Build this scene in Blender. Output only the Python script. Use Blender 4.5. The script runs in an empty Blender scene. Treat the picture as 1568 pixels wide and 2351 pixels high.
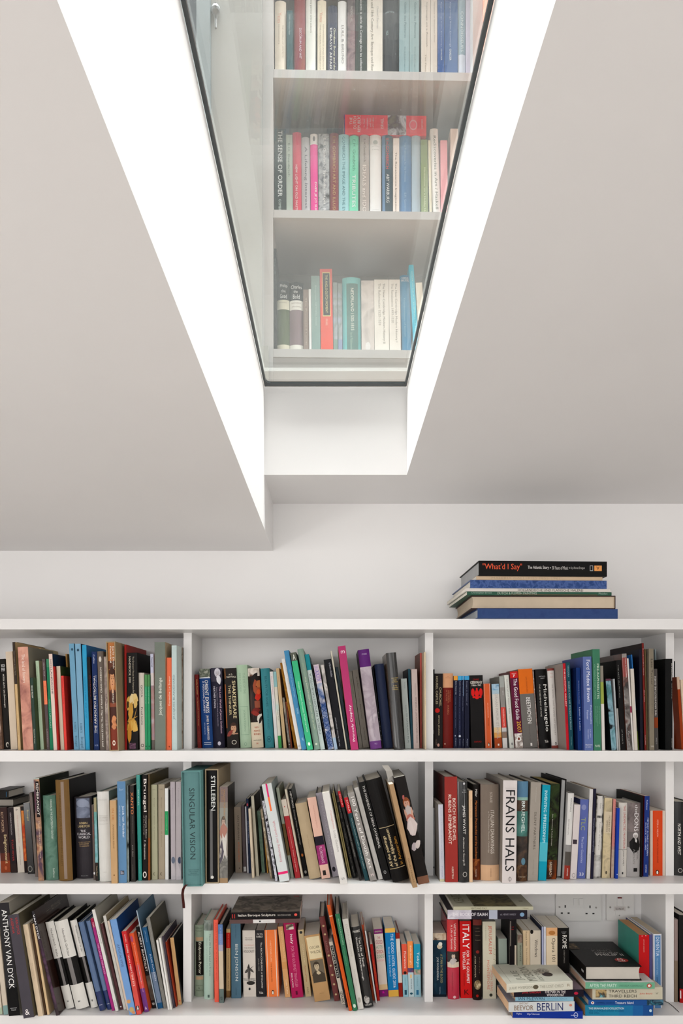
import bpy, math, random
from mathutils import Matrix, Vector
random.seed(7)
S = bpy.context.scene
C = S.collection
# ------------------------------------------------------------------ camera, world, lights, exposure
F, VX, VY, D, Z0 = 1568.0, 767.0, 1622.0, 1.96, 1.40     # focal px, horizon point, bookcase front distance, eye height
cd = bpy.data.cameras.new('camera'); cam = bpy.data.objects.new('camera', cd); C.objects.link(cam)
cam.location = (0, 0, Z0); cam.rotation_euler = (math.pi/2, 0, 0)
cd.sensor_fit = 'HORIZONTAL'; cd.sensor_width = 24.0; cd.lens = 24.0*F/1568
cd.shift_x = (784-VX)/1568; cd.shift_y = (VY-1175.5)/1568
cd.clip_start = 0.02
S.camera = cam
S.view_settings.view_transform = 'Standard'; S.view_settings.look = 'None'
S.view_settings.exposure = 0.14; S.view_settings.gamma = 1.0; S.view_settings.use_curve_mapping = False
wd = bpy.data.worlds.new('sky'); S.world = wd; wd.use_nodes = True
bgn = wd.node_tree.nodes['Background']
bgn.inputs['Color'].default_value = (0.86, 0.93, 1.0, 1); bgn.inputs['Strength'].default_value = 0.12
def area(name, loc, rot, sx, sy, power, col):
    l = bpy.data.lights.new(name, 'AREA'); l.shape = 'RECTANGLE'; l.size = sx; l.size_y = sy
    l.energy = power; l.color = col
    o = bpy.data.objects.new(name, l); C.objects.link(o); o.location = loc
    o.rotation_euler = [math.radians(a) for a in rot]
    return o
area('room_window_light', (-0.5, -2.42, 1.35), (99, 0, 0), 3.4, 1.3, 50, (1.0, 0.985, 0.975))
area('side_window_light', (-2.42, -0.6, 1.25), (0, -114, 0), 1.2, 1.7, 58, (1.0, 0.985, 0.975))
area('added_fill_light_right', (1.35, -0.15, 2.03), (38, 0, 0), 1.3, .5, 11, (1.0, 0.985, 0.975))  # added fill out of view, brightens shelf tops; no real ceiling fitting
area('added_fill_light_left', (-1.25, -0.15, 1.875), (38, 0, 0), 1.3, .5, 11, (1.0, 0.985, 0.975))  # matching added fill for the left half, likewise no real fitting
rl = area('added_overhead_light', (-0.2, 1.4, 8.5), (0, 0, 0), 11.0, 1.35, 1420, (0.98, 1.0, 1.0)); rl.data.spread = math.radians(120)  # added overhead daylight in open sky, shaped to favour the well walls

# ------------------------------------------------------------------ helpers
def lin(h, k=1.0):
    h = h.lstrip('#')
    if len(h) == 3: h = ''.join(c*2 for c in h)
    out = []
    for i in (0, 2, 4):
        c = int(h[i:i+2], 16)/255
        c = c/12.92 if c <= .04045 else ((c+.055)/1.055)**2.4
        out.append(min(.88, max(.004, c*k)))
    return out
HAZE = [False]
def albedo(h):
    if HAZE[0]:
        l = lin(h); return [min(.88, max(.012, (c-HZ)/HK)) for c in l]
    return lin(h, KB)
KB, HZ, HK = 0.98, 0.10, 0.60
_mats = {}
def mat(col, rough=.45, name=None, raw=False, tex=None):
    """procedural material; col '#rrggbb' or 'c1+c2+c3@scale' for a printed picture"""
    key = (col, rough, raw, HAZE[0])
    if key in _mats: return _mats[key]
    m = bpy.data.materials.new(name or 'print_'+col.replace('#', '')); m.use_nodes = True
    nt = m.node_tree; b = nt.nodes['Principled BSDF']
    b.inputs['Roughness'].default_value = rough; b.inputs['Specular IOR Level'].default_value = .5 if rough < .3 else .1
    tc = nt.nodes.new('ShaderNodeTexCoord'); ns = nt.nodes.new('ShaderNodeTexNoise')
    nt.links.new(tc.outputs['Object'], ns.inputs['Vector'])
    cr = nt.nodes.new('ShaderNodeValToRGB')
    nt.links.new(ns.outputs['Fac'], cr.inputs['Fac']); nt.links.new(cr.outputs['Color'], b.inputs['Base Color'])
    if '+' in col:
        cs, _, sc = col.partition('@'); cs = cs.split('+')
        ns.inputs['Scale'].default_value = float(sc or 60); ns.inputs['Detail'].default_value = 4; ns.inputs['Distortion'].default_value = .6
        el = cr.color_ramp.elements
        while len(el) < len(cs): el.new(.5)
        for i, c in enumerate(cs):
            el[i].position = .32 + .36*i/(len(cs)-1); el[i].color = (*albedo(c), 1)
    else:
        a = lin(col) if raw else albedo(col)
        ns.inputs['Scale'].default_value = 22; ns.inputs['Detail'].default_value = 3
        cr.color_ramp.elements[0].position = .3; cr.color_ramp.elements[1].position = .7
        cr.color_ramp.elements[0].color = (*[c*.95 for c in a], 1); cr.color_ramp.elements[1].color = (*[min(.9, c*1.04) for c in a], 1)
    _mats[key] = m
    return m
def paint(name, rgb, rough=.6, var=.02, bump=0.0):
    m = bpy.data.materials.new(name); m.use_nodes = True; nt = m.node_tree; b = nt.nodes['Principled BSDF']
    b.inputs['Roughness'].default_value = rough
    tc = nt.nodes.new('ShaderNodeTexCoord'); ns = nt.nodes.new('ShaderNodeTexNoise'); ns.inputs['Scale'].default_value = 3
    nt.links.new(tc.outputs['Object'], ns.inputs['Vector'])
    cr = nt.nodes.new('ShaderNodeValToRGB'); cr.color_ramp.elements[0].position = .3; cr.color_ramp.elements[1].position = .7
    cr.color_ramp.elements[0].color = (*[c*(1-var) for c in rgb], 1); cr.color_ramp.elements[1].color = (*[c*(1+var) for c in rgb], 1)
    nt.links.new(ns.outputs['Fac'], cr.inputs['Fac']); nt.links.new(cr.outputs['Color'], b.inputs['Base Color'])
    if bump:
        n2 = nt.nodes.new('ShaderNodeTexNoise'); n2.inputs['Scale'].default_value = 180; bp = nt.nodes.new('ShaderNodeBump')
        bp.inputs['Strength'].default_value = bump; bp.inputs['Distance'].default_value = .001
        nt.links.new(tc.outputs['Object'], n2.inputs['Vector']); nt.links.new(n2.outputs['Fac'], bp.inputs['Height']); nt.links.new(bp.outputs['Normal'], b.inputs['Normal'])
    return m

class MB:
    """collects polygons with material slots and links them as one mesh object"""
    def __init__(s): s.v, s.f, s.mi, s.ms = [], [], [], []
    def slot(s, m):
        if m not in s.ms: s.ms.append(m)
        return s.ms.index(m)
    def poly(s, pts, m, smooth=False):
        n = len(s.v); s.v += [tuple(p) for p in pts]; s.f.append(tuple(range(n, n+len(pts)))); s.mi.append(s.slot(m))
    def box(s, a, b, m, skip=''):
        (x0, y0, z0), (x1, y1, z1) = a, b
        P = lambda x, y, z: (x, y, z)
        q = {'f': [P(x0,y0,z0),P(x1,y0,z0),P(x1,y0,z1),P(x0,y0,z1)], 'k': [P(x1,y1,z0),P(x0,y1,z0),P(x0,y1,z1),P(x1,y1,z1)],
             'l': [P(x0,y1,z0),P(x0,y0,z0),P(x0,y0,z1),P(x0,y1,z1)], 'r': [P(x1,y0,z0),P(x1,y1,z0),P(x1,y1,z1),P(x1,y0,z1)],
             'b': [P(x0,y1,z0),P(x1,y1,z0),P(x1,y0,z0),P(x0,y0,z0)], 't': [P(x0,y0,z1),P(x1,y0,z1),P(x1,y1,z1),P(x0,y1,z1)]}
        for k, v in q.items():
            if k not in skip: s.poly(v, m)
    def extrude(s, prof, z0, z1, m, axis='z', caps=True):
        """prof: closed list of (x,y), counterclockwise seen from +axis"""
        n = len(prof)
        mk = (lambda p, z: (p[0], p[1], z)) if axis == 'z' else (lambda p, z: (z, p[0], p[1]))
        for i in range(n):
            a, b = prof[i], prof[(i+1) % n]
            s.poly([mk(a, z0), mk(b, z0), mk(b, z1), mk(a, z1)], m)
        if caps:
            s.poly([mk(p, z1) for p in prof], m); s.poly([mk(p, z0) for p in reversed(prof)], m)
    def build(s, name, parent=None, bevel=0, xf=None):
        me = bpy.data.meshes.new(name)
        vs = [xf @ Vector(v) for v in s.v] if xf else s.v
        me.from_pydata(vs, [], s.f)
        for m in s.ms: me.materials.append(m)
        me.polygons.foreach_set('material_index', s.mi); me.update()
        o = bpy.data.objects.new(name, me); C.objects.link(o)
        if parent: o.parent = parent
        if bevel:
            import bmesh
            bm = bmesh.new(); bm.from_mesh(me); bmesh.ops.remove_doubles(bm, verts=bm.verts, dist=1e-5)
            bmesh.ops.bevel(bm, geom=[e for e in bm.edges if len(e.link_faces) == 2 and e.calc_face_angle(0) > .5], offset=bevel, segments=2, affect='EDGES', profile=.5)
            bm.to_mesh(me); bm.free()
        return o
def tag(o, label, cat, group=None):
    o['label'] = label; o['category'] = cat
    if group: o['group'] = group
    return o
def struct(o): o['kind'] = 'structure'; return o
def empty(name, M):
    o = bpy.data.objects.new(name, None); C.objects.link(o); o.empty_display_size = .03; o.matrix_world = M; return o

# ------------------------------------------------------------------ lettering
_txt = {}
def text_geo(t):
    if t in _txt: return _txt[t]
    c = bpy.data.curves.new('lettering', 'FONT'); c.body = t; c.resolution_u = 2; c.offset = 0
    o = bpy.data.objects.new('lettering', c); m = o.to_mesh()
    v = [(p.co.x, p.co.y) for p in m.vertices]; f = [tuple(p.vertices) for p in m.polygons]
    o.to_mesh_clear(); bpy.data.objects.remove(o); bpy.data.curves.remove(c)
    if v:
        x0 = min(p[0] for p in v); x1 = max(p[0] for p in v); y0 = min(p[1] for p in v); y1 = max(p[1] for p in v)
        v = [((p[0]-x0)/max(1e-6, x1-x0), (p[1]-y0)/max(1e-6, y1-y0)) for p in v]
    _txt[t] = (v, f); return _txt[t]
def clip(poly, lo, hi):
    for s, lim in ((1, lo), (-1, hi)):
        out = []
        for i in range(len(poly)):
            p, q = poly[i], poly[(i+1) % len(poly)]
            dp, dq = s*(p[0]-lim), s*(q[0]-lim)
            if dp >= 0: out.append(p)
            if dp*dq < 0:
                t = dp/(dp-dq); out.append((p[0]+(q[0]-p[0])*t, p[1]+(q[1]-p[1])*t))
        poly = out
        if len(poly) < 3: return []
    return poly
def add_marks(mb, marks, spot, rough, eps=.00022, curved=False):
    """marks: 'kind|..|u/v numbers|colour' joined by ';'.  spot(u, v, e) gives a point e in front of the spine"""
    q = 0
    def emit(pts, m):
        e = eps*(1+.35*q)
        if not curved: mb.poly([spot(u, v, e) for u, v in pts], m); return
        lo = max(0, int(math.floor(8*min(p[0] for p in pts)))); hi = min(8, int(math.ceil(8*max(p[0] for p in pts))))
        for i in range(lo, hi):
            c = clip(pts, i/8, (i+1)/8)
            if c: mb.poly([spot(u, v, e) for u, v in c], m)
    def ell(u, ru, v, rv, col, n=18): emit([(u+ru*math.cos(t*2*math.pi/n), v-rv*math.sin(t*2*math.pi/n)) for t in range(n)], mat(col, rough))
    def rect(u0, u1, v0, v1, col): emit([(u0, v1), (u1, v1), (u1, v0), (u0, v0)], mat(col, rough))
    for mk in [x for x in marks.split(';') if x.strip()]:
        p = mk.strip().split('|'); k = p[0]
        if k == 'b': continue
        q += 1
        if k in 'reFL':
            a = [float(x) for x in p[1].split()]
            if k == 'r': rect(*a, p[2])
            elif k == 'e': ell(*a, p[2])
            elif k == 'L':      # pointed leaf: u v half-length half-width turn
                u, v, l, w, t = a; ct, st = math.cos(math.radians(t)), math.sin(math.radians(t)); A = asp
                o = [(1, 0), (.6, .5), (.1, .85), (-.5, .7), (-1, 0), (-.5, -.75), (.1, -.85), (.6, -.45)]
                emit([(u+(x*l*ct-y*w*st), v-(x*l*st+y*w*ct)*A) for x, y in o], mat(p[2], rough))
            else:               # small head: u v ru rv | skin hair
                u, v, ru, rv = a; skin, hair = p[2].split()
                rect(u-.3*ru, u+.3*ru, v+.5*rv, v+1.25*rv, skin); q += 1
                ell(u, 1.02*ru, v-.2*rv, 1.0*rv, hair); q += 1
                ell(u, .78*ru, v+.08*rv, .86*rv, skin); q += 1
                ell(u, .72*ru, v-.72*rv, .26*rv, hair)
                for d in (-.3, .3): ell(u+d*ru, .13*ru, v-.08*rv, .055*rv, '#33241c', 8); ell(u+d*ru, .2*ru, v-.24*rv, .03*rv, hair, 8)
                ell(u+.04*ru, .09*ru, v+.18*rv, .1*rv, '#8a5a44' if skin[1] > '9' else '#4a3a30', 8); ell(u, .22*ru, v+.45*rv, .045*rv, '#8c4036' if skin[1] > 'a' else '#5a3a30', 8)
        else:
            v0, v1, u0, u1 = [float(x) for x in p[2].split()]; m = mat(p[3], rough)
            gv, gf = text_geo(p[1])
            if k == 't': pt = [(u0+(u1-u0)*y, v0+(v1-v0)*x) for x, y in gv]
            elif k == 'T': pt = [(u1-(u1-u0)*y, v1-(v1-v0)*x) for x, y in gv]
            else: pt = [(u0+(u1-u0)*x, v1-(v1-v0)*y) for x, y in gv]
            if curved:
                for f in gf: emit([pt[i] for i in f], m)
            else:
                e = eps*(1+.35*q); n = len(mb.v); mb.v += [tuple(spot(*z, e)) for z in pt]; si = mb.slot(m)
                for f in gf: mb.f.append(tuple(n+i for i in f)); mb.mi.append(si)
asp = .25

# ------------------------------------------------------------------ one book
def make_book(root, kind, W, H, Dp, col, marks='', cc=None, pages='#d9cdb8', rough=.42, top=''):
    """local frame: x 0..W thickness, y 0 spine .. Dp fore-edge, z 0..H.  kinds: p paperback, h hardback (round), f hardback (flat), n hardback fore-edge out, s slipcase"""
    cm = mat(cc or col.split('@')[0].split('+')[0], rough); sm = mat(col, rough); pm = mat(pages, .9)
    ins = 0
    if kind == 's':
        t = .0028; mb = MB()
        ic = cc or col
        k = mat(ic, .7)
        mb.box((0, 0, 0), (t, Dp, H), k); mb.box((W-t, 0, 0), (W, Dp, H), k)
        mb.box((t, 0, 0), (W-t, Dp, t), k); mb.box((t, 0, H-t), (W-t, Dp, H), k); mb.box((t, Dp-t, t), (W-t, Dp, H-t), k)
        mb.build('slipcase', root)
        ox, oy, oz, W2, H2, D2 = t+.0004, .002, t, W-2*t-.0008, H-2*t, Dp-.008
        bulge = .1*W2
    else:
        ox = oy = oz = 0; W2, H2, D2 = W, H, Dp
        bulge = {'p': min(.0012, .2*W), 'h': min(.17*W, .008), 'f': .001, 'n': .001}[kind]
    tc = min(.0009, W2*.12) if kind == 'p' else min(.0026, W2*.16)
    over = 0.0004 if kind == 'p' else .0035
    def arc(u):
        if kind in 'hs':
            i = min(7, max(0, int(u*8))); g = lambda w: bulge*(2*w-1)**2
            return g(i/8)+(g((i+1)/8)-g(i/8))*(u*8-i)
        d = min(u, 1-u)*W2
        return 0 if d >= bulge else bulge-math.sqrt(max(0, bulge**2-(bulge-d)**2))
    us = [i/8 for i in range(9)] if kind in 'hs' else [0, min(.49, .3*bulge/W2), min(.5, bulge/W2), max(.5, 1-bulge/W2), max(.51, 1-.3*bulge/W2), 1]
    flip = (kind == 'n')
    def P(x, y, z):
        if flip: return (ox+W2-x, oy+D2-y, oz+z)
        return (ox+x, oy+y, oz+z)
    mb = MB()
    cuts = {0.0: None, 1.0: None}; bands = []
    for mk in marks.split(';'):
        p = mk.strip().split('|')
        if p[0] == 'b':
            a, b_ = [float(x) for x in p[1].split()]; bands.append((a, b_, p[2])); cuts[a] = cuts[b_] = None
    cv = sorted(cuts)
    for a, b_ in zip(cv, cv[1:]):
        mid = (a+b_)/2; m = sm
        for (x, y, c) in bands:
            if x <= mid <= y: m = mat(c, rough)
        z1, z0 = H2*(1-a), H2*(1-b_)
        for i in range(len(us)-1):
            ua, ub = us[i], us[i+1]
            mb.poly([P(ua*W2, arc(ua), z0), P(ub*W2, arc(ub), z0), P(ub*W2, arc(ub), z1), P(ua*W2, arc(ua), z1)], m)
    y0 = arc(0)
    # boards and inner faces
    ys = max(y0, tc)
    outer = [(u*W2, arc(u)) for u in us]
    inner = [(min(W2-tc, max(tc, u*W2)), max(ys*0+arc(u)+tc, 0)) for u in us]
    for z, up in ((0, False), (H2, True)):
        for i in range(len(us)-1):
            q = [P(*outer[i], z), P(*outer[i+1], z), P(*inner[i+1], z), P(*inner[i], z)]
            mb.poly(q if up else q[::-1], cm if kind == 'p' or kind in 'hfns' else sm)
    for i in range(len(us)-1):
        mb.poly([P(*inner[i+1], 0), P(*inner[i], 0), P(*inner[i], H2), P(*inner[i+1], H2)], pm)
    mb2 = MB() ; cv_ = mb
    def bd(xa, xb, ya):
        vs = [(xa, ya), (xb, ya), (xb, D2), (xa, D2)]
        for i in range(4):
            a, b_ = vs[i], vs[(i+1) % 4]
            cv_.poly([P(*a, 0), P(*b_, 0), P(*b_, H2), P(*a, H2)], cm)
        cv_.poly([P(*v, H2) for v in vs], cm); cv_.poly([P(*v, 0) for v in vs[::-1]], cm)
    bd(0, tc, y0); bd(W2-tc, W2, y0)
    def spot(u, v, e): return P(u*W2, arc(u)-e, H2*(1-v))
    if marks: add_marks(mb, marks, spot, rough, curved=kind in 'hs')
    if top:   # print on the right-hand cover board (front cover when spine title reads down)
        def spot2(u, v, e): return P(W2+e, y0+(D2-y0)*u, H2*(1-v))
        add_marks(mb, top, spot2, rough)
    mb.build('cover', root)
    pg = MB(); a = arc(.5)+tc+.0006; n = 5
    xs = [tc+.0002, W2-tc-.0002]
    fore = [(xs[0]+(xs[1]-xs[0])*i/n, D2-over-(0 if kind == 'p' else .10*min(W2, .03)*(1-(2*i/n-1)**2))) for i in range(n+1)]
    prof = [(xs[0], max(a, y0*.9)), (xs[1], max(a, y0*.9))] + fore[::-1]
    zl, zh = over, H2-over
    for i in range(len(prof)):
        p, q = prof[i], prof[(i+1) % len(prof)]
        pg.poly([P(*p, zl), P(*q, zl), P(*q, zh), P(*p, zh)], pm)
    pg.poly([P(*p, zh) for p in prof], pm); pg.poly([P(*p, zl) for p in prof[::-1]], pm)
    pg.build('page_block', root)
    return root

# ------------------------------------------------------------------ pixel measurements -> world positions
def wpt(px, py, y): return Vector(((px-VX)*y/F, y, Z0+(VY-py)*y/F))
SHZ = {1: Z0-(1723.8-VY)*D/F, 2: Z0-(2028.5-VY)*D/F, 3: Z0-(2331.5-VY)*D/F}
BACK = D+.265
BOOKS = []     # collected first, then overlaps are eased, then built
def row(shelf, bay, crop, lst, s=6.5333):
    cx, cy = crop
    for it in lst:
        d, kind, col, x0, x1, x2, y2, y0 = it[:8]; marks = it[8] if len(it) > 8 else ''; o = it[9] if len(it) > 9 else {}
        px0, px1, px2, py2, py0 = cx+x0/s, cx+x1/s, cx+x2/s, cy+y2/s, cy+y0/s
        zs = SHZ[shelf]; y = (Z0-zs)*F/(py0-VY); y = min(max(y, D-.05), D+.125)
        bl = wpt(px0, py0, y); tl = wpt(px2, py2, y)
        h = math.hypot(tl.x-bl.x, tl.z-zs); th = math.atan2(tl.x-bl.x, tl.z-zs)
        w = max(.003, (px1-px0)*y/F*math.cos(th))
        BOOKS.append(dict(d=d, kind=kind, col=col, marks=marks, o=o, shelf=shelf, bay=bay, x=bl.x, y=y, z=zs, w=w, h=h, th=th, yaw=0, haze=False))
DUST = (.012, .034)

# ------------------------------------------------------------------ books on the three lower shelves (px measured on crops of the photograph)
W_, K_ = '#efece6', '#15130f'
row(1, 'left', (0, 1420), [
 ('brown picture-printed spine at the left picture edge', 'p', '#8a6a58+5a4438+b09484@40', -70, 48, -150, 700, 1968),
 ('black paperback with white capitals up high', 'p', '#17130f', 52, 155, -30, 610, 1965, "h|BOSCH|.06 .09 .35 .95|#ddd;h|PHV|.10 .14 .35 .95|#ddd;t|PETER HUYS  Die Zeichnungen|.17 .54 .42 .72|#e4ded2;e|.6 .25 .95 .028|#cfc8ba;e|.66 .17 .955 .02|#17130f"),
 ('plain cream spineless text block', 'p', '#d3c2ad', 160, 265, 80, 500, 1965, '', dict(pages='#d8c8b2')),
 ('tan spine with a dark brown upper third', 'p', '#cfae7d', 272, 345, 182, 355, 1972, "b|0 .39|#3a2f27;t|Ogni viaggio di Van Eyck|.08 .31 .3 .7|#9c8c74;t|lettere da un altro paese|.67 .86 .35 .65|#a58a5c"),
 ('tall thin black hardback', 'f', '#0d0b0a', 332, 348, 250, 357, 1960, '', dict(dp=.27, pages='#2a2622')),
 ('thick pink paperback with a veined print', 'p', '#dba58f+c98d7b+7d4a48@22', 348, 503, 262, 432, 1975, "t|The land of flowers|.07 .35 .35 .65|#f0ddd0", dict(cc='#8c8674', dp=.22)),
 ('dark green slim spine lettered in white', 'p', '#2f4238', 505, 552, 448, 890, 1975, "t|DE AN VROOM|.11 .28 .3 .75|#e6e6da;t|Memorie Per Vroom|.71 .91 .35 .65|#cfd4c4", dict(cc='#4a5a3a', dp=.2)),
 ('pale green slim paperback', 'p', '#b4c9ab', 605, 698, 528, 637, 1968, "t|Aristide|.06 .18 .35 .6|#8aa384;t|Ali Thomas Greville|.42 .58 .3 .6|#8aa384", dict(cc='#d7c69a')),
 ('tall cream and gold boards', 'f', '#c1a06a', 640, 690, 560, 448, 1930, '', dict(cc='#cdb98c', dp=.22)),
 ('grey spine with a peach block', 'p', '#57494a', 700, 748, 628, 610, 1972, "b|.24 .5|#f0805a;t|Christa Wolf|.04 .19 .35 .7|#b9aeae;t|Ensayos|.3 .45 .35 .65|#c6613f;t|Literatura|.77 .97 .35 .65|#a99"),
 ('slim emerald spine', 'p', '#1d7a55', 750, 800, 690, 608, 1972, "b|0 .09|#3f8a66;t|DESIGN|.45 .58 .3 .7|#7db59a;t|UPSTAIRS|.6 .76 .3 .7|#9fd0b8"),
 ('pale pink slim hardback with navy boards', 'p', '#e0c8bc', 802, 862, 727, 533, 1975, "t|HOLLANDISCHE|.06 .42 .3 .75|#4a4450", dict(cc='#17324e', dp=.2)),
 ('thin crimson spine', 'p', '#a3150f', 858, 892, 793, 722, 1975, "t|Oxford|.85 .97 .3 .7|#c33"),
 ('cream slim paperback', 'p', '#cfc1ac', 895, 966, 830, 718, 1972, '', dict(cc='#3d4a20')),
 ('bright red slim paperback', 'p', '#dd4038', 968, 1040, 912, 862, 1975, "t|Nederland in de Zestiende|.03 .38 .35 .6|#8f1d18", dict(cc='#c23028')),
 ('thin old gold hardback', 'f', '#b98a4c', 1042, 1088, 958, 533, 1950, '', dict(cc='#a87b3a', dp=.2)),
 ('tall powder blue paperback, first of a pair', 'p', '#6d9ebb', 1108, 1187, 1030, 380, 1972, "e|.6 .2 .055 .013|#2b4a5e;t|ROBERTS|.74 .83 .3 .65|#3d6377;t|Bruegel|.87 .97 .25 .75|#3d6377", dict(cc='#39647f')),
 ('tall powder blue paperback, second of a pair', 'p', '#7aa6c2', 1190, 1278, 1122, 382, 1972, "e|.5 .2 .06 .013|#2b4a5e;t|ROBERTS|.75 .84 .3 .65|#3d6377;t|Bruegel|.88 .98 .25 .75|#3d6377", dict(cc='#0f2e4c', dp=.25)),
 ('vivid sky blue paperback', 'p', '#2f9bc8', 1282, 1348, 1228, 400, 1972, "T|JAN VAN EYCK  OPERE A CONFRONTO|.30 .7 .3 .7|#1d6f9c", dict(cc='#2f7fc0', dp=.25)),
 ('black slim book with a red line', 'p', '#0f0c10', 1352, 1404, 1302, 580, 1975, "t|Robert Campin|.2 .7 .6 .85|#8a2a1e", dict(cc='#0f0c10')),
 ('navy paperback lettered upwards', 'p', '#12295a', 1408, 1490, 1370, 500, 1975, "T|THE ARNOLFINI BETROTHAL|.24 .83 .25 .62|#eee9dd;T|Medieval marriage and the enigma|.24 .83 .72 .86|#8ea0c4;t|Collins|.03 .12 .3 .6|#b9c4dd;h|UCB|.945 .96 .2 .8|#9fb0d0"),
])
row(1, 'left', (220, 1420), [
 ('taupe spine lettered upwards in white', 'h', '#6a5f57', 58, 150, 15, 495, 1978, "T|CRAIG HARBISON|.16 .42 .42 .68|#ece6da;T|JAN VAN EYCK: The Play of Realism|.44 .97 .42 .72|#f4efe4;e|.5 .2 .08 .028|#d8d2c6"),
 ('thin grey marbled spine', 'p', '#b7a79c+8c7c76+d5c8bc@30', 152, 200, 117, 575, 1978, "T|Alfred|.4 .55 .3 .7|#6e5e5a"),
 ('tan slipcase with an orange-brown picture spine', 's', '#b4713c', 205, 372, 150, 350, 1990, "b|.17 .25|#5e3524;b|.44 .6|#8a4a34;b|.6 .8|#4a2a22;b|.8 1|#7c3423;r|.1 .98 .46 .56|#4a2a22;e|.55 .42 .5 .07|#4a2a22;r|.05 .95 .255 .29|#4a2e22;F|.55 .345 .42 .1|#cf9468 #3f261c;t|Early Dutch|.035 .24 .64 .92|#f6efe0;t|Painting|.035 .19 .3 .56|#f6efe0;L|.6 .72 .36 .2 10|#d08a5c;L|.72 .755 .3 .12 -20|#c07a50;L|.55 .775 .34 .1 8|#d08a5c;L|.6 .79 .3 .1 -2|#c98258;t|CHATELET|.44 .57 .5 .7|#f2e8d8;e|.5 .2 .935 .025|#efe2d0;e|.5 .12 .935 .014|#7c3423", dict(cc='#9c8a6c', dp=.22)),
 ('red clothbound hardback', 'f', '#9c1f1a', 428, 466, 420, 392, 1972, '', dict(cc='#a82a20', dp=.26)),
 ('thick black paperback with golden flowers', 'p', '#14110f', 470, 636, 458, 515, 1972, "t|HANDBOOK 2001|.04 .31 .2 .38|#e9dfc8;t|The Grosvenor House Art & Antiques Fair|.04 .42 .5 .68|#c9bfa8;L|.14 .52 .32 .28 75|#d6a94f;L|.5 .475 .3 .26 25|#e4cf9a;L|.78 .47 .28 .24 -20|#e0c482;L|.8 .52 .24 .2 60|#d8b468;L|.36 .6 .42 .26 70|#cf9c40;L|.68 .755 .36 .3 -30|#e0b258;L|.3 .74 .4 .34 35|#d9a344;L|.22 .83 .42 .22 85|#c98a2c;L|.5 .68 .55 .03 12|#b98a3a;L|.75 .64 .35 .03 60|#b98a3a;L|.8 .72 .3 .03 -50|#b98a3a;t|OLYMPIA LONDON|.93 .99 .2 .8|#a79", dict(cc='#0f0d0b', dp=.2)),
 ('low cream paperback lettered down', 'h', '#cdc4b6', 655, 738, 637, 815, 1970, "t|GOYA|.16 .32 .4 .75|#3f3a36;t|Fred Licht|.45 .68 .4 .72|#2b2724;e|.55 .28 .945 .022|#57504a;e|.55 .17 .945 .013|#cdc4b6"),
 ('low green slim paperback, first of two', 'p', '#2a9463', 738, 780, 727, 842, 1970, "b|0 .16|#4f8a52;t|rembrandt drawings|.17 .39 .35 .65|#b5dfc6;e|.4 .2 .955 .01|#0f3f28"),
 ('low green slim paperback, second of two', 'p', '#2a9463', 782, 826, 772, 842, 1970, "b|0 .16|#4f8a52;t|rembrandt etchings|.17 .39 .35 .65|#b5dfc6;e|.5 .2 .955 .01|#0f3f28"),
 ('lilac and pink picture paperback', 'p', '#cbbcc4+b38c88+9a92a8@18', 826, 886, 804, 533, 1968, "b|0 .2|#c9cbe0;b|.2 .33|#e0d4d4;b|.9 1|#6a625c;t|Seurat|.035 .14 .3 .75|#2e2c40"),
 ('tall grey-green paperback', 'p', '#727a70', 885, 1044, 880, 355, 1975, "T|Jacques de Bellange|.33 .68 .38 .74|#e9ece0", dict(cc='#c0a888', dp=.2)),
 ('orange slim paperback', 'p', '#e86f49', 1058, 1138, 1058, 588, 1972, "T|Eustache Le Sueur|.2 .52 .4 .72|#f8d9c4;e|.55 .12 .965 .008|#7a2f1c"),
 ('pale aqua paperback lettered upwards', 'p', '#bccdcb', 1140, 1281, 1135, 405, 1975, "T|JACQUES BLANCHARD|.28 .71 .25 .72|#6c7d82", dict(cc='#c9d4cf', pages='#c4b49a', dp=.24)),
 ('thin brown mottled spine by the upright', 'p', '#7a6250+c0b0a0+4e3a2e@30', 1286, 1302, 1284, 435, 1955),
])
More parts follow.
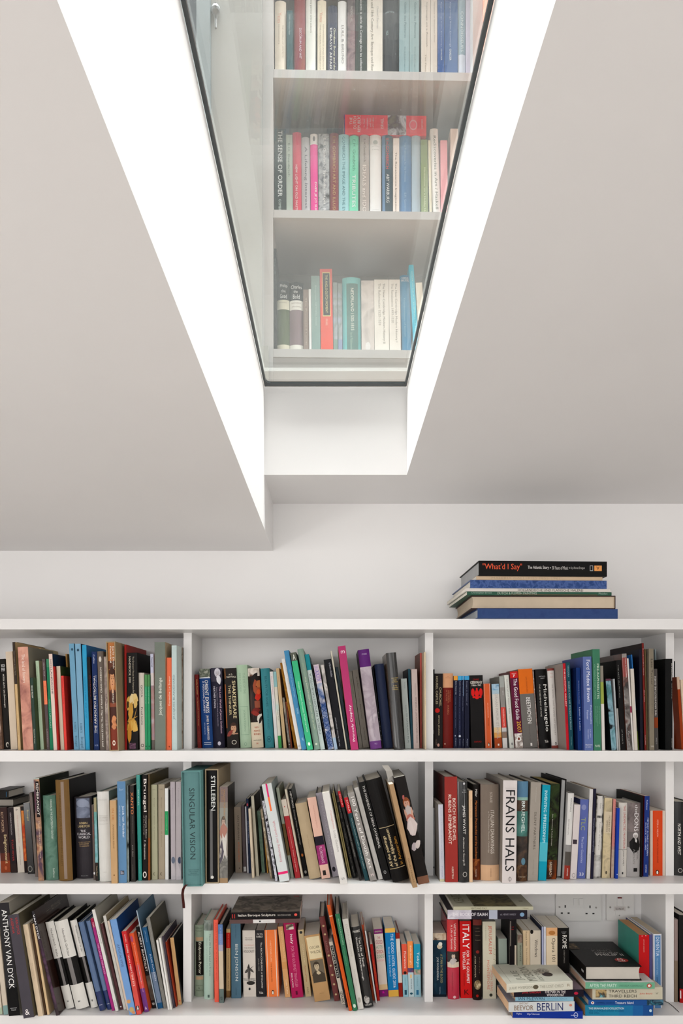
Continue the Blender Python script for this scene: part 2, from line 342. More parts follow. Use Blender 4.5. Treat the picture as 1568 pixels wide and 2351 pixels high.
row(1, 'middle', (430, 1420), [
 ('slim dark red hardback', 'f', '#65110e', 155, 212, 108, 842, 1932, "t|Kohler Revisited|.07 .27 .4 .7|#d9a860;t|An Eighteenth Century Passage|.31 .7 .4 .65|#c98f50;t|Winterthur|.77 .92 .4 .6|#a34a30"),
 ('blue hardback with a train photograph on top', 'h', '#1a3f78', 222, 385, 170, 758, 1940, "b|0 .11|#8a8d80+4d5548+c0c0b0@60;b|.11 .12|#dfe2e6;t|ORIENT EXPRESS|.145 .56 .5 .8|#f2efe4;t|A PERSONAL JOURNEY|.155 .56 .24 .44|#dfe4ec;t|JAMES B. SHERWOOD|.59 .9 .48 .72|#f0ead8;t|WITH IVAN FALLON|.68 .83 .28 .38|#9fb2d0;T|II|.93 .96 .2 .85|#c9d0e0"),
 ('navy hardback with an old portrait bust', 'h', '#1d1b2c', 390, 560, 345, 745, 1940, "b|0 .17|#3a3744;F|.6 .07 .26 .055|#bdb9c0 #cfccd4;L|.7 .15 .26 .22 -70|#e0dfe4;t|The Lost World of James Smithson|.23 .82 .66 .86|#d9b9cc;t|Science, Revolution, and the Birth of the Smithsonian|.24 .73 .46 .55|#a79cb4;t|HEATHER EWING|.23 .5 .2 .36|#d8d4e0;e|.55 .14 .945 .025|#cfcbd8"),
 ('black paperback with golden capitals and a face', 'p', '#1c1612', 598, 785, 548, 750, 1940, "r|.0 .1 .0 .13|#d9883a;r|.02 .09 .2 .75|#a85d28;h|A. D.|.07 .09 .38 .7|#efe6d2;h|NUTTALL|.1 .12 .2 .98|#efe6d2;t|SHAKESPEARE|.16 .63 .62 .9|#ead9a8;t|THE THINKER|.21 .59 .3 .48|#dcca98;F|.6 .755 .28 .062|#c89a78 #3a241a;r|.2 .95 .815 .83|#b58a70;L|.3 .815 .3 .14 30|#8a3a30;e|.6 .2 .93 .028|#d9d2c0;e|.6 .15 .93 .021|#1c1612"),
 ('thick mint green hardback', 'h', '#a9c2a6', 790, 960, 725, 700, 1945, "t|THE EYE OF THE|.1 .35 .55 .75|#8aa68c;t|BEHOLDER|.1 .33 .2 .4|#93ae94;r|.14 .86 .5 .505|#82a088;r|.14 .86 .84 .845|#82a088;r|.14 .16 .5 .84|#82a088;r|.84 .86 .5 .84|#82a088;t|JONATHAN|.54 .8 .4 .62|#8aa68c;e|.5 .12 .955 .02|#82a088;e|.5 .09 .955 .015|#a9c2a6", dict(dp=.19)),
 ('dark hardback with a red-brown painted profile', 'h', '#241b17', 968, 1142, 902, 750, 1945, "b|0 .1|#b5a494+e0d6ca+6d4c3a@40;b|.68 1|#dccdb4;L|.45 .17 .6 .34 50|#1c1512;L|.7 .26 .5 .36 -75|#9c4a2c;L|.9 .2 .2 .3 -60|#b5653a;L|.78 .36 .3 .22 15|#c22a1a;L|.85 .3 .2 .16 5|#c9502a;r|.45 .9 .41 .5|#8f4a34;L|.3 .45 .75 .16 88|#382a26;L|.16 .4 .8 .1 86|#4a3a34;L|.5 .54 .45 .2 10|#6e1f18;L|.5 .57 .42 .14 -12|#8a2a20;e|.68 .05 .235 .006|#1c1210;L|.85 .64 .3 .3 60|#d8d0c4;L|.88 .65 .24 .12 55|#2a2420;L|.92 .66 .16 .05 50|#2a2420;h|RED|.735 .755 .35 .68|#b5502c;h|MAN'S|.775 .8 .28 .78|#b5502c;h|BONES|.815 .84 .25 .8|#b5502c;h|BENITA EISLER|.9 .91 .2 .85|#554;h|1840|.935 .955 .4 .6|#b5502c"),
 ('plain teal hardback', 'h', '#38818a', 1168, 1310, 1097, 752, 1945, "t|BEAUTY FOR ASHES|.1 .48 .4 .65|#1d5560;t|PETTER MARKED|.52 .77 .42 .62|#2a6670;e|.5 .25 .89 .04|#1f5c66;e|.5 .2 .89 .032|#38818a;e|.5 .1 .89 .016|#1f5c66", dict(cc='#2d6c75')),
 ('white slim paperback lettered in rose', 'p', '#dcdad8', 1315, 1368, 1232, 800, 1945, "t|David Cannadine|.06 .3 .35 .7|#c98a94;t|In Churchill's Shadow|.36 .55 .4 .65|#a9b"),
 ('thin sea-green and white spine, green foot', 'p', '#b9d2cc+dcd9cc+c9c6b2@12', 1370, 1426, 1288, 800, 1945, "b|.0 .2|#8fbcc0;b|.84 1|#3f9c50;t|Collins Peter|.5 .64 .4 .7|#5c6a50"),
 ('thin sandy spine with tiny lines', 'p', '#ceb186', 1435, 1492, 1322, 750, 1948, "r|0 1 .07 .073|#7a6040;r|0 1 .855 .858|#7a6040;t|Beach, Stupendous, Miserable, the Anatomy of an Obsession|.11 .82 .38 .55|#86704a"),
])
row(1, 'middle', (630, 1420), [
 ('short grey slim book', 'p', '#8c8884+6d6864+b5a890@30', 215, 248, 118, 1190, 1950, "b|.88 1|#5a4a44;r|.2 .8 .92 .93|#ddd"),
 ('short rust thin book', 'p', '#7a3a20', 250, 282, 165, 1250, 1950),
 ('ochre leather spine with frayed head', 'h', '#a3701f+8c5c14+b5812e@60', 285, 350, 62, 668, 1955, ''),
 ('slim white paperback', 'p', '#e2dfdb', 355, 412, 105, 610, 1972, "t|RENATUS JANZEN|.04 .35 .5 .8|#c4c0bc;t|YALE|.95 .97 .2 .8|#888"),
 ('slim steel blue paperback', 'p', '#4187b3', 412, 487, 142, 488, 1975, "t|Van Tina's Curtin and Trujin|.19 .47 .35 .65|#a8cfe6;t|VISOR|.58 .64 .4 .7|#b9dced;t|SIP|.88 .91 .4 .7|#b9dced", dict(cc='#2f6f9c')),
 ('bright green paperback with a grey letter A', 'p', '#39b07c', 492, 582, 235, 520, 1978, "b|0 .085|#54574c;h|A|.02 .075 .3 .75|#e6ebe0;t|Hidden Treasures Revealed:|.3 .62 .4 .66|#b8ecd0;t|The Triumph of Light over Dark|.63 .82 .4 .66|#d6f4e2;e|.5 .2 .94 .018|#d6f4e2", dict(cc='#15302a')),
 ('sage green hardback', 'h', '#82998b', 598, 688, 342, 465, 1975, "t|Jan Huyse|.14 .27 .4 .7|#97ad90;T|Jan Luiken und siebte Theil|.28 .56 .45 .78|#d5d9c0;T|seine als allzu selten|.57 .8 .45 .75|#bfc8ae;e|.5 .2 .945 .01|#d0d8c4", dict(cc='#9fb0a0')),
 ('pale grey paperback with a teal head', 'p', '#b9c6c2', 690, 772, 448, 545, 1972, "b|0 .165|#14838e;T|CIMELIA RHODOSTAUROTICA|.2 .84 .35 .78|#54605e", dict(cc='#0f5a66')),
 ('thin black dotted spine', 'p', '#121114', 782, 806, 545, 690, 1968, "t|::::::::::::::::|.1 .9 .3 .6|#888"),
 ('white spine covered in blue ink strokes', 'p', '#d9cfca+8f9bb8+2a4a80+e6e0dc@26', 806, 893, 580, 700, 1970, "b|0 .22|#dcd0c8+b9a4c0+e6dcd4@20;t|///XX//X|.02 .2 .1 .9|#7a6ab0;t|XX/X\\X/XX/X|.45 .98 .05 .95|#1f3f7a"),
 ('white and brown torn-looking spine', 'p', '#3a332e+cfc8c4+20262e@24', 900, 950, 692, 700, 1970, "b|.86 1|#9fb4c8"),
 ('black paperback with small white print', 'p', '#16161c', 955, 1070, 738, 622, 1965, "t|tribune studies|.04 .2 .6 .85|#b5b5c0;t|publications edited by the city|.65 .97 .2 .4|#c9c9d0"),
 ('thin cream-edged booklet', 'p', '#cfc9b8', 1074, 1098, 840, 490, 1968),
 ('slate blue slim paperback', 'p', '#2c3a42', 1098, 1142, 908, 732, 1965, ''),
 ('tall magenta paperback lettered upwards', 'p', '#b03468', 1148, 1264, 950, 420, 1978, "h|m|.045 .072 .3 .8|#f4e6ec;T|Princely Display|.57 .92 .42 .8|#f6e4ec", dict(cc='#8a6a20', dp=.2)),
 ('grey-beige slim paperback, first of two', 'p', '#aaa296', 1270, 1327, 1105, 800, 1948, "t|Het Literarische|.1 .3 .5 .75|#8a8a60;t|exhibition of modern|.6 .85 .4 .65|#847c70"),
 ('grey-beige slim paperback, second of two', 'p', '#b0a79a', 1330, 1427, 1165, 780, 1945, "t|Jan van Ruysch|.09 .24 .45 .7|#4c4640;t|travels 1500|.26 .42 .45 .6|#8a8278;t|Beheim en Franken|.44 .63 .45 .65|#5c554c;t|Paul Meyer Verlag|.74 .9 .45 .65|#4c4640"),
])
row(1, 'middle', (780, 1420), [
 ('marbled white hardback with purple ends', 'h', '#cbbfc6+a79aa4+ded4da@14', 455, 634, 262, 475, 1968, "b|0 .175|#5b2370;b|.92 1|#6a3a7c;h|STUBBS|.04 .055 .3 .75|#b9a0c4;t|Rembrandt's Great Invention|.62 .88 .45 .62|#9a8f9a;h|YALE|.94 .955 .4 .65|#b9a0c4", dict(cc='#4a3a50', dp=.2)),
 ('thin black spine', 'p', '#0c0c12', 636, 656, 482, 735, 1955, "t|. . . . . . .|.55 .9 .3 .6|#999"),
 ('navy cloth hardback', 'h', '#2b3450', 660, 802, 522, 690, 1955, '', dict(cc='#1c2036')),
 ('tall black glossy hardback', 'h', '#1d1b19', 818, 975, 690, 520, 1970, "r|.3 .98 .262 .265|#c9b060;h|whole|.275 .29 .4 .8|#c4a95c;h|catalogue|.295 .312 .3 .9|#c4a95c;h|the first|.335 .35 .4 .8|#c4a95c;h|Calendar|.355 .37 .3 .9|#c4a95c;h|of Beauty|.375 .39 .3 .9|#c4a95c", dict(rough=.2, cc='#7a6450', dp=.2)),
 ('low pale grey paperback', 'p', '#a9b1ad', 980, 1070, 915, 905, 1958, "t|PULISI|.05 .14 .5 .7|#7c8482;t|Lezioni|.38 .48 .5 .7|#666e6c;t|EX CATALANO MURI|.5 .92 .5 .75|#6a7270"),
 ('deep teal slim paperback', 'p', '#173f4c', 1070, 1106, 1022, 757, 1955, '', dict(cc='#101a1f')),
 ('pinkish white paperback lettered upwards', 'p', '#c3b1ab', 1108, 1196, 1072, 762, 1955, "T|MODERNE NEDERLANDSCHE KUNST UIT NEDERLAND|.35 .93 .5 .78|#7d6a66;T|tentoonstelling|.18 .33 .5 .7|#9a8882"),
 ('brick coloured hardback', 'f', '#bf5c54', 1205, 1256, 1202, 518, 1935, '', dict(cc='#7a3a24', pages='#c99')),
 ('thin ivory paperback against the upright', 'p', '#d9c7a8', 1258, 1299, 1248, 503, 1962, "t|GEMEENTEMUSEUM IN 1953|.12 .55 .5 .8|#c0a878"),
])
row(1, 'right', (980, 1420), [
 ('thin black spine at the far left', 'p', '#0d0b0a', 97, 116, 98, 765, 1945, "r|.2 .35 .77 .82|#aaa"),
 ('black paperback with a red emblem', 'p', '#1a1210', 118, 240, 120, 828, 1942, "t|CHURCHES,|.185 .44 .52 .82|#cdbd94;t|HOUSES, CASTLES|.035 .41 .08 .38|#c9bb98;e|.3 .28 .495 .032|#c4170f;r|.1 .6 .48 .51|#c4170f;t|SIMON JENKINS|.56 .83 .38 .6|#bcae8c;e|.45 .14 .96 .022|#d8a090;t|GUIDE|.88 .96 .1 .25|#765"),
 ('dark red paperback with a salmon head', 'h', '#6d1710', 242, 398, 240, 825, 1942, "b|0 .19|#d29b74;h|ROY|.035 .05 .4 .6|#a8734f;h|STRONG|.055 .065 .2 .8|#a8734f;t|THE FRANCO|.225 .38 .62 .75|#b06a48;t|AND MUSICAL|.225 .4 .45 .58|#b06a48;t|IN THE AGE|.225 .37 .28 .4|#b06a48;t|KRIEG|.43 .55 .42 .58|#b06a48;e|.18 .06 .945 .01|#d8b09a"),
 ('navy slim paperback with an orange tip', 'p', '#10142e', 400, 462, 402, 862, 1942, "b|0 .06|#e09a3a;t|Better Known Italy|.075 .26 .4 .65|#d6dcea;t|Travels and other studies|.28 .72 .4 .55|#6f7896;t|Aspen|.86 .97 .4 .65|#a8b0c8;e|.4 .1 .83 .01|#ccd;"),
 ('navy slim paperback with a blue tip and round seal', 'p', '#0f1430', 464, 521, 466, 862, 1942, "b|0 .06|#3f9ed0;t|Ruskin Manual Italy|.075 .28 .4 .65|#d6dcea;t|Venice and the studies of|.29 .82 .4 .55|#7079a0;e|.5 .28 .835 .014|#d8dce6;t|Aspen|.87 .97 .4 .65|#a8b0c8"),
 ('navy slim paperback with a pale stripe', 'p', '#0f132c', 523, 562, 526, 862, 1942, "b|0 .055|#3f9ed0;t|The manual of Northern Italy|.075 .49 .3 .5|#8f98b4;r|.55 .75 .0 .28|#7a90b0;t|Aspen|.87 .97 .4 .65|#a8b0c8"),
 ('navy paperback with a blue tip and wide dark joint', 'p', '#10132a', 564, 640, 563, 862, 1942, "b|0 .055|#3a98cc;t|Essays in honour of|.075 .41 .38 .55|#aab2cc;t|Aspen|.87 .97 .4 .65|#a8b0c8"),
 ('black paperback with a red eagle', 'p', '#100d0c', 660, 866, 632, 855, 1942, "h|CRAIG|.047 .068 .25 .7|#a8150f;h|GERMANY|.08 .118 .05 .95|#ece6dc;h|1866-1945|.125 .15 .15 .85|#ece6dc;e|.52 .16 .25 .05|#d01512;e|.22 .13 .235 .055|#d01512;e|.82 .13 .235 .055|#d01512;e|.52 .07 .19 .018|#d01512;e|.52 .16 .305 .024|#d01512;e|.28 .1 .3 .015|#d01512;e|.77 .1 .3 .015|#d01512;h|OXFORD|.905 .925 .22 .78|#b0130f"),
 ('orange slim paperback with white margins', 'p', '#cf5a2c', 880, 998, 850, 980, 1938, "r|0 .14 0 1|#c9b8a8;r|.86 1 0 1|#ded4c8;t|IAN KERSHAW|.3 .53 .45 .62|#f0b090;t|THE END|.54 .66 .45 .62|#8a3a1c;e|.5 .12 .945 .028|#2b1c14;e|.5 .07 .95 .02|#f0e8dc"),
 ('thin black spine beside orange', 'p', '#120f0e', 1000, 1016, 952, 990, 1936),
 ('white paperback with sky head and amber foot', 'p', '#cfcac2', 1018, 1131, 968, 985, 1938, "b|0 .1|#3c78a0+a8c4d4+6fa0c0@50;b|.1 .16|#a8c0cc;b|.68 .76|#e0c090;b|.76 .84|#d99a50;b|.84 1|#a3441a;t|ORHAN PAMUK ISTANBUL|.15 .86 .35 .72|#a8a49e;r|.42 .62 .935 .965|#f0e6d8"),
 ('grey faded slim paperback with a red block', 'p', '#8a8681', 1140, 1226, 1085, 875, 1940, "b|0 .15|#9fa39e;b|.43 .715|#cf4338;b|.715 .77|#c4c2c0;b|.78 .86|#8a7464;b|.86 1|#d4d2ce;t|KATY|.2 .26 .5 .7|#d4d2ce;t|MODERN MASTER|.45 .7 .35 .65|#f0c4bc", dict(cc='#7a766e')),
 ('off-white slim paperback with typewritten print', 'p', '#d6d8d0', 1228, 1320, 1142, 852, 1945, "t|Ghosts of our Future Eyes|.055 .53 .4 .62|#4a4a48;t|Keep a Calm Hours Head|.56 .84 .4 .58|#c48a78;e|.55 .18 .945 .018|#888"),
 ('plum paperback with a red head and photos at its foot', 'p', '#5c1034', 1320, 1450, 1234, 800, 1948, "b|0 .085|#c41a18;b|.81 1|#c9c0ba+8f8078+efe9e4+a05a40@50;h|which|.02 .035 .2 .75|#f4d0c8;h|?|.04 .075 .35 .6|#fff;t|The Good Food Guide|.095 .63 .35 .82|#f2ecf0;t|2007|.65 .8 .4 .9|#e8b13a;e|.5 .3 .88 .035|#e8e4de;e|.5 .14 .88 .018|#7c3a28", dict(cc='#5a1a20')),
])
row(1, 'right', (1160, 1420), [
 ('thick grey paperback with an orange head', 'p', '#6b6763', 272, 492, 188, 765, 1948, "b|0 .315|#dc6a14;t|JAN SWAFFORD|.1 .3 .45 .58|#a3440c;t|BEETHOVEN|.36 .69 .42 .7|#f0eeea;t|Anguish and Triumph|.71 .92 .45 .55|#4f4b48;r|.5 .62 .94 .975|#e8e4de", dict(cc='#7c5a44')),
 ('thin speckled white spine', 'p', '#c9bdb4+8a6a60+dcd4cc@60', 492, 506, 410, 780, 1948),
 ('black hardback lettered in large white', 'h', '#0f0e0e', 506, 694, 436, 765, 1952, "h|MICHAEL|.085 .1 .25 .85|#aaa;h|HIRST|.11 .125 .38 .75|#aaa;t|Michelangelo|.195 .79 .48 .9|#f2f0ea;t|THE ACHIEVEMENT OF FAME|.19 .6 .2 .31|#b9b4aa;h|Yale|.895 .93 .42 .75|#e6e2da"),
 ('white hardback with brown-red ends', 'h', '#d9d4cf', 702, 850, 632, 752, 1950, "b|0 .028|#8a4038;b|.965 1|#8a4038;h|Hans|.055 .07 .35 .75|#d29a92;h|Bosch|.1 .115 .35 .8|#d29a92;t|THE BOOKS THAT SHAPED ART HISTORY|.19 .84 .5 .72|#9c948e;e|.62 .13 .94 .018|#222;e|.62 .07 .94 .008|#d9d4cf", dict(cc='#cfc8c0')),
 ('slim scarlet hardback', 'f', '#b81524', 900, 962, 842, 675, 1972, "t|THE NATIONAL GALLERY|.06 .5 .3 .72|#f4d8d4;t|COMPANION GUIDE|.52 .7 .35 .65|#6a0a14", dict(cc='#9c9088')),
 ('dark teal paperback', 'p', '#154652', 963, 1028, 905, 660, 1972, "t|VERGARA|.035 .17 .35 .68|#8fb4b8;t|RUBENS AND HIS SPANISH PATRONS|.22 .77 .35 .68|#9ec0c2;r|0 1 .82 .823|#5a8a90;t|Cambridge|.85 .95 .4 .6|#7aa"),
 ('royal blue slim hardback', 'f', '#0f2f6b', 1092, 1166, 1062, 740, 1978, "t|Karl Enenkel & Chris Heesakkers|.16 .44 .45 .62|#9fb0d8;t|Lipsius in Leiden|.48 .76 .38 .72|#cfd8f0", dict(cc='#0f1f4c')),
 ('periwinkle paperback with white art nouveau letters', 'p', '#5a6ba0', 1172, 1322, 1144, 575, 1984, "t|Ford Madox Brown|.035 .48 .38 .78|#e6e8f2;t|Pre-Raphaelite|.52 .72 .66 .88|#c4cae4;t|Pioneer|.57 .67 .3 .5|#c4cae4;t|JULIAN|.77 .86 .6 .75|#b4bcd8;t|TREUHERZ|.77 .88 .36 .48|#b4bcd8;h|Manchester|.93 .945 .1 .9|#dfe2f0;h|Art Gallery|.955 .97 .1 .75|#dfe2f0", dict(cc='#3a4a8a')),
 ('tall sea green hardback', 'f', '#3a7459', 1332, 1442, 1308, 462, 1984, "t|PRE-RAPHAELITES|.145 .49 .55 .82|#cfe0cc;t|VICTORIAN AVANT-GARDE|.145 .49 .18 .34|#7fae94;t|TIM BARRINGER|.56 .74 .72 .82|#7fae94;t|JASON ROSENFELD|.56 .76 .5 .6|#7fae94;t|ALISON SMITH|.56 .72 .28 .38|#7fae94;h|TATE|.945 .965 .12 .8|#e0e8dc", dict(cc='#357050', dp=.22)),
])
row(1, 'right', (1328, 1420), [
 ('thin white booklet with a lime band', 'p', '#d6d2cc', 352, 402, 322, 712, 1982, "b|0 .19|#8a8478;b|.19 .45|#97a44c", dict(cc='#9a9488')),
 ('magazine spine with pale blue blossoms on black', 'p', '#131a1c+131a1c+7fa3b0+4a7a80+2d4a24@22', 500, 578, 408, 908, 1980, "b|0 .03|#5a3040"),
 ('thin pale grey booklet', 'p', '#a9aeb0', 580, 605, 522, 908, 1980),
 ('shorter thin grey booklet', 'p', '#9a9894', 607, 632, 570, 1350, 1980),
 ('black slim book with faint capitals', 'p', '#0f0d0c', 638, 722, 565, 630, 1978, "t|THE ARTS ALL'ANTICA|.05 .42 .25 .42|#8f8f8a;t|ST PAUL'S|.77 .93 .3 .5|#8f8f8a", dict(cc='#0f0d0c')),
 ('brown picture book in loose plastic wrap', 'p', '#5a3a32+8a8480+2a2220+9c6458@18', 724, 812, 642, 530, 1980, "b|.04 .24|#8a3a34;t|Tresors de Fontainebleau|.05 .25 .6 .8|#e9d8d4;t|Portrait|.8 .95 .4 .6|#c9c4c0", dict(rough=.12)),
 ('thin white booklet', 'p', '#cfcac6', 812, 838, 726, 600, 1980, "b|.52 .59|#8a1f44"),
 ('plain ivory slim paperback', 'p', '#c9c0b6', 840, 892, 780, 755, 1980),
 ('blue booklet fading to dark', 'p', '#2a6cb0', 893, 914, 790, 545, 1975, "b|.15 .58|#5a84ac;b|.58 .8|#22301a;b|.8 1|#5a6a20", dict(cc='#1f68b0')),
 ('black slim hardback', 'f', '#131220', 916, 980, 892, 465, 1978),
 ('tall dark red hardback', 'f', '#6d1a14', 986, 1022, 945, 372, 1978, "t|Rembrandt's Nose|.05 .3 .3 .7|#c9a09a;t|BELL ESSA|.44 .55 .3 .7|#c9a09a;t|COLLINS|.86 .95 .3 .7|#c9a09a", dict(cc='#1d0e0e', dp=.28)),
 ('thin olive spine', 'f', '#6a5a3a', 1024, 1050, 990, 460, 1975),
 ('taupe tall paperback with dark title', 'p', '#7d7464', 1054, 1142, 1040, 455, 1978, "t|Late Turner|.1 .36 .4 .8|#3a342c;t|PAINTING SET FREE|.38 .65 .42 .7|#6e6658;h|TATE|.955 .97 .2 .85|#d9d4c8"),
 ('grey paperback lettered upwards with a rust block', 'p', '#4f4a47', 1144, 1202, 1126, 757, 1972, "b|.6 .73|#8a3c18;T|THE ARCHITECTURE GUIDE|.09 .58 .2 .6|#e6e2da;T|to Ghent|.85 .93 .3 .6|#aaa"),
 ('pale blue tall booklet', 'p', '#a3b4b8', 1203, 1214, 1150, 465, 1940, '', dict(cc='#90a0a4')),
 ('black paperback touching the upright', 'p', '#0d0c0c', 1216, 1412, 1214, 605, 1974, "t|Die Bronze-Mosterin|.05 .24 .84 .95|#dad6d0;t|Carola Wedel (Hrsg.)|.27 .44 .85 .93|#b5b1aa;t|Arenhovel|.87 .97 .86 .95|#b5b1aa"),
])
row(1, 'far right', (1328, 1420), [
 ('grey-paged black hardback past the upright', 'f', '#0f0f12', 1440, 1458, 1440, 640, 1940, '', dict(cc='#0f0f12', dp=.2)),
 ('rust spine with a cream head', 'p', '#94380f', 1512, 1588, 1440, 880, 1966, "b|0 .17|#c9ac94"),
 ('cream spine cut by the picture edge', 'p', '#d0bda4', 1590, 1660, 1530, 920, 1966),
])
row(2, 'left', (0, 1730), [
 ('maroon to rust paperback with gold script', 'p', '#33201e', 15, 160, -45, 815, 1768, "b|.82 1|#8a3a1c;b|.7 .82|#5a2a1e;t|ROY PORTER|.07 .38 .35 .6|#c4a284;t|Enlightenment|.42 .86 .45 .82|#e6cf9c;e|.55 .12 .93 .03|#b5603c", dict(dp=.14)),
 ('dark slim paperback with red capitals', 'p', '#231a1c', 165, 262, 105, 815, 1768, "t|DEBORAH MOGGACH|.08 .42 .4 .6|#b9aeae;t|TULIP FEVER|.49 .82 .4 .68|#a32c2c;b|.86 1|#2c1f1c", dict(dp=.14)),
 ('cream paperback beside red capitals', 'p', '#cfc5b8', 262, 368, 195, 808, 1768, "t|THE ISLAND OF LOST MAPS|.12 .55 .4 .6|#c49a90;t|JAMES GELMAN|.6 .88 .4 .58|#8f867c;h|P|.03 .06 .35 .6|#333", dict(dp=.14)),
 ('thin fiery orange picture spine', 'p', '#d97a3a+b03a1c+e6a04a@22', 370, 412, 310, 800, 1770, "b|0 .06|#1c1a1a;b|.82 1|#1c1414"),
 ('glossy black paperback with olive title', 'p', '#141313', 416, 516, 345, 745, 1808, "t|Bruegel|.1 .25 .42 .75|#b5a868;e|.42 .34 .93 .045|#8a8880;e|.42 .26 .93 .034|#141313", dict(rough=.2)),
 ('grey-brown cloth hardback', 'f', '#6d625c', 528, 572, 435, 590, 1850, "r|.9 1 .05 .7|#9c9088"),
 ('old picture spine with a black title panel', 'p', '#8a5a48+b58a68+4a3a4c+7a3a3c@16', 574, 662, 500, 375, 1912, "b|0 .01|#b9c4bc;r|.3 .9 .03 .38|#1c1414;t|REMBRANDT|.05 .36 .42 .78|#e6dcd4;t|Masterworks of Painting|.42 .78 .5 .7|#e0d0c4", dict(cc='#1f2418', dp=.27)),
 ('faded green hardback', 'h', '#4c6c5c+5f8070+37584a@20', 672, 866, 625, 635, 1905, "t|HANDEL IN THE EIGHTEENTH CENTURY|.05 .52 .62 .76|#c9d4c8;t|Donald Burrows|.86 .97 .65 .78|#c9d4c8", dict(dp=.17)),
 ('thick bronze hardback with a peeled grey strip', 'h', '#71552f', 878, 1082, 816, 400, 1918, "r|.44 .66 .02 .98|#8c7a6c;t|UNSCHULDIG DER UNGEMEINEN ALLEN|.13 .85 .25 .4|#5a4220", dict(cc='#100d0b', dp=.28)),
 ('thick charcoal hardback with a marble torso', 'h', '#302c30', 1140, 1398, 1100, 655, 1882, "r|.12 .9 .02 .26|#7f879a+5c6274+a6adbd@26;e|.5 .36 .08 .05|#8d95a8;h|ROBIN|.31 .335 .3 .75|#d8c08c;h|LANE FOX|.345 .375 .2 .88|#d8c08c;h|THE|.405 .43 .35 .65|#e0dce0;h|CLASSICAL|.44 .47 .12 .92|#e0dce0;h|WORLD|.48 .51 .2 .85|#e0dce0;h|AN EPIC HISTORY|.55 .56 .2 .88|#c4a474;h|FROM HOMER|.57 .585 .25 .8|#c4a474;h|TO HADRIAN|.595 .61 .25 .8|#c4a474;h|PENGUIN|.96 .97 .3 .7|#999", dict(cc='#17141a', dp=.17)),
 ('thin brown spine with red print', 'p', '#61554f', 1402, 1434, 1372, 770, 1900, "t|Venice: TITIANO|.1 .45 .3 .7|#a8483c;e|.5 .35 .91 .018|#eee"),
 ('thin turquoise picture spine', 'p', '#5f9c9a+86b4bc+4c8a74@20', 1436, 1478, 1402, 665, 1912, "b|0 .17|#9a9070;b|.78 1|#2b2320;t|Yuxia Ruan|.82 .94 .3 .7|#c9b890"),
])
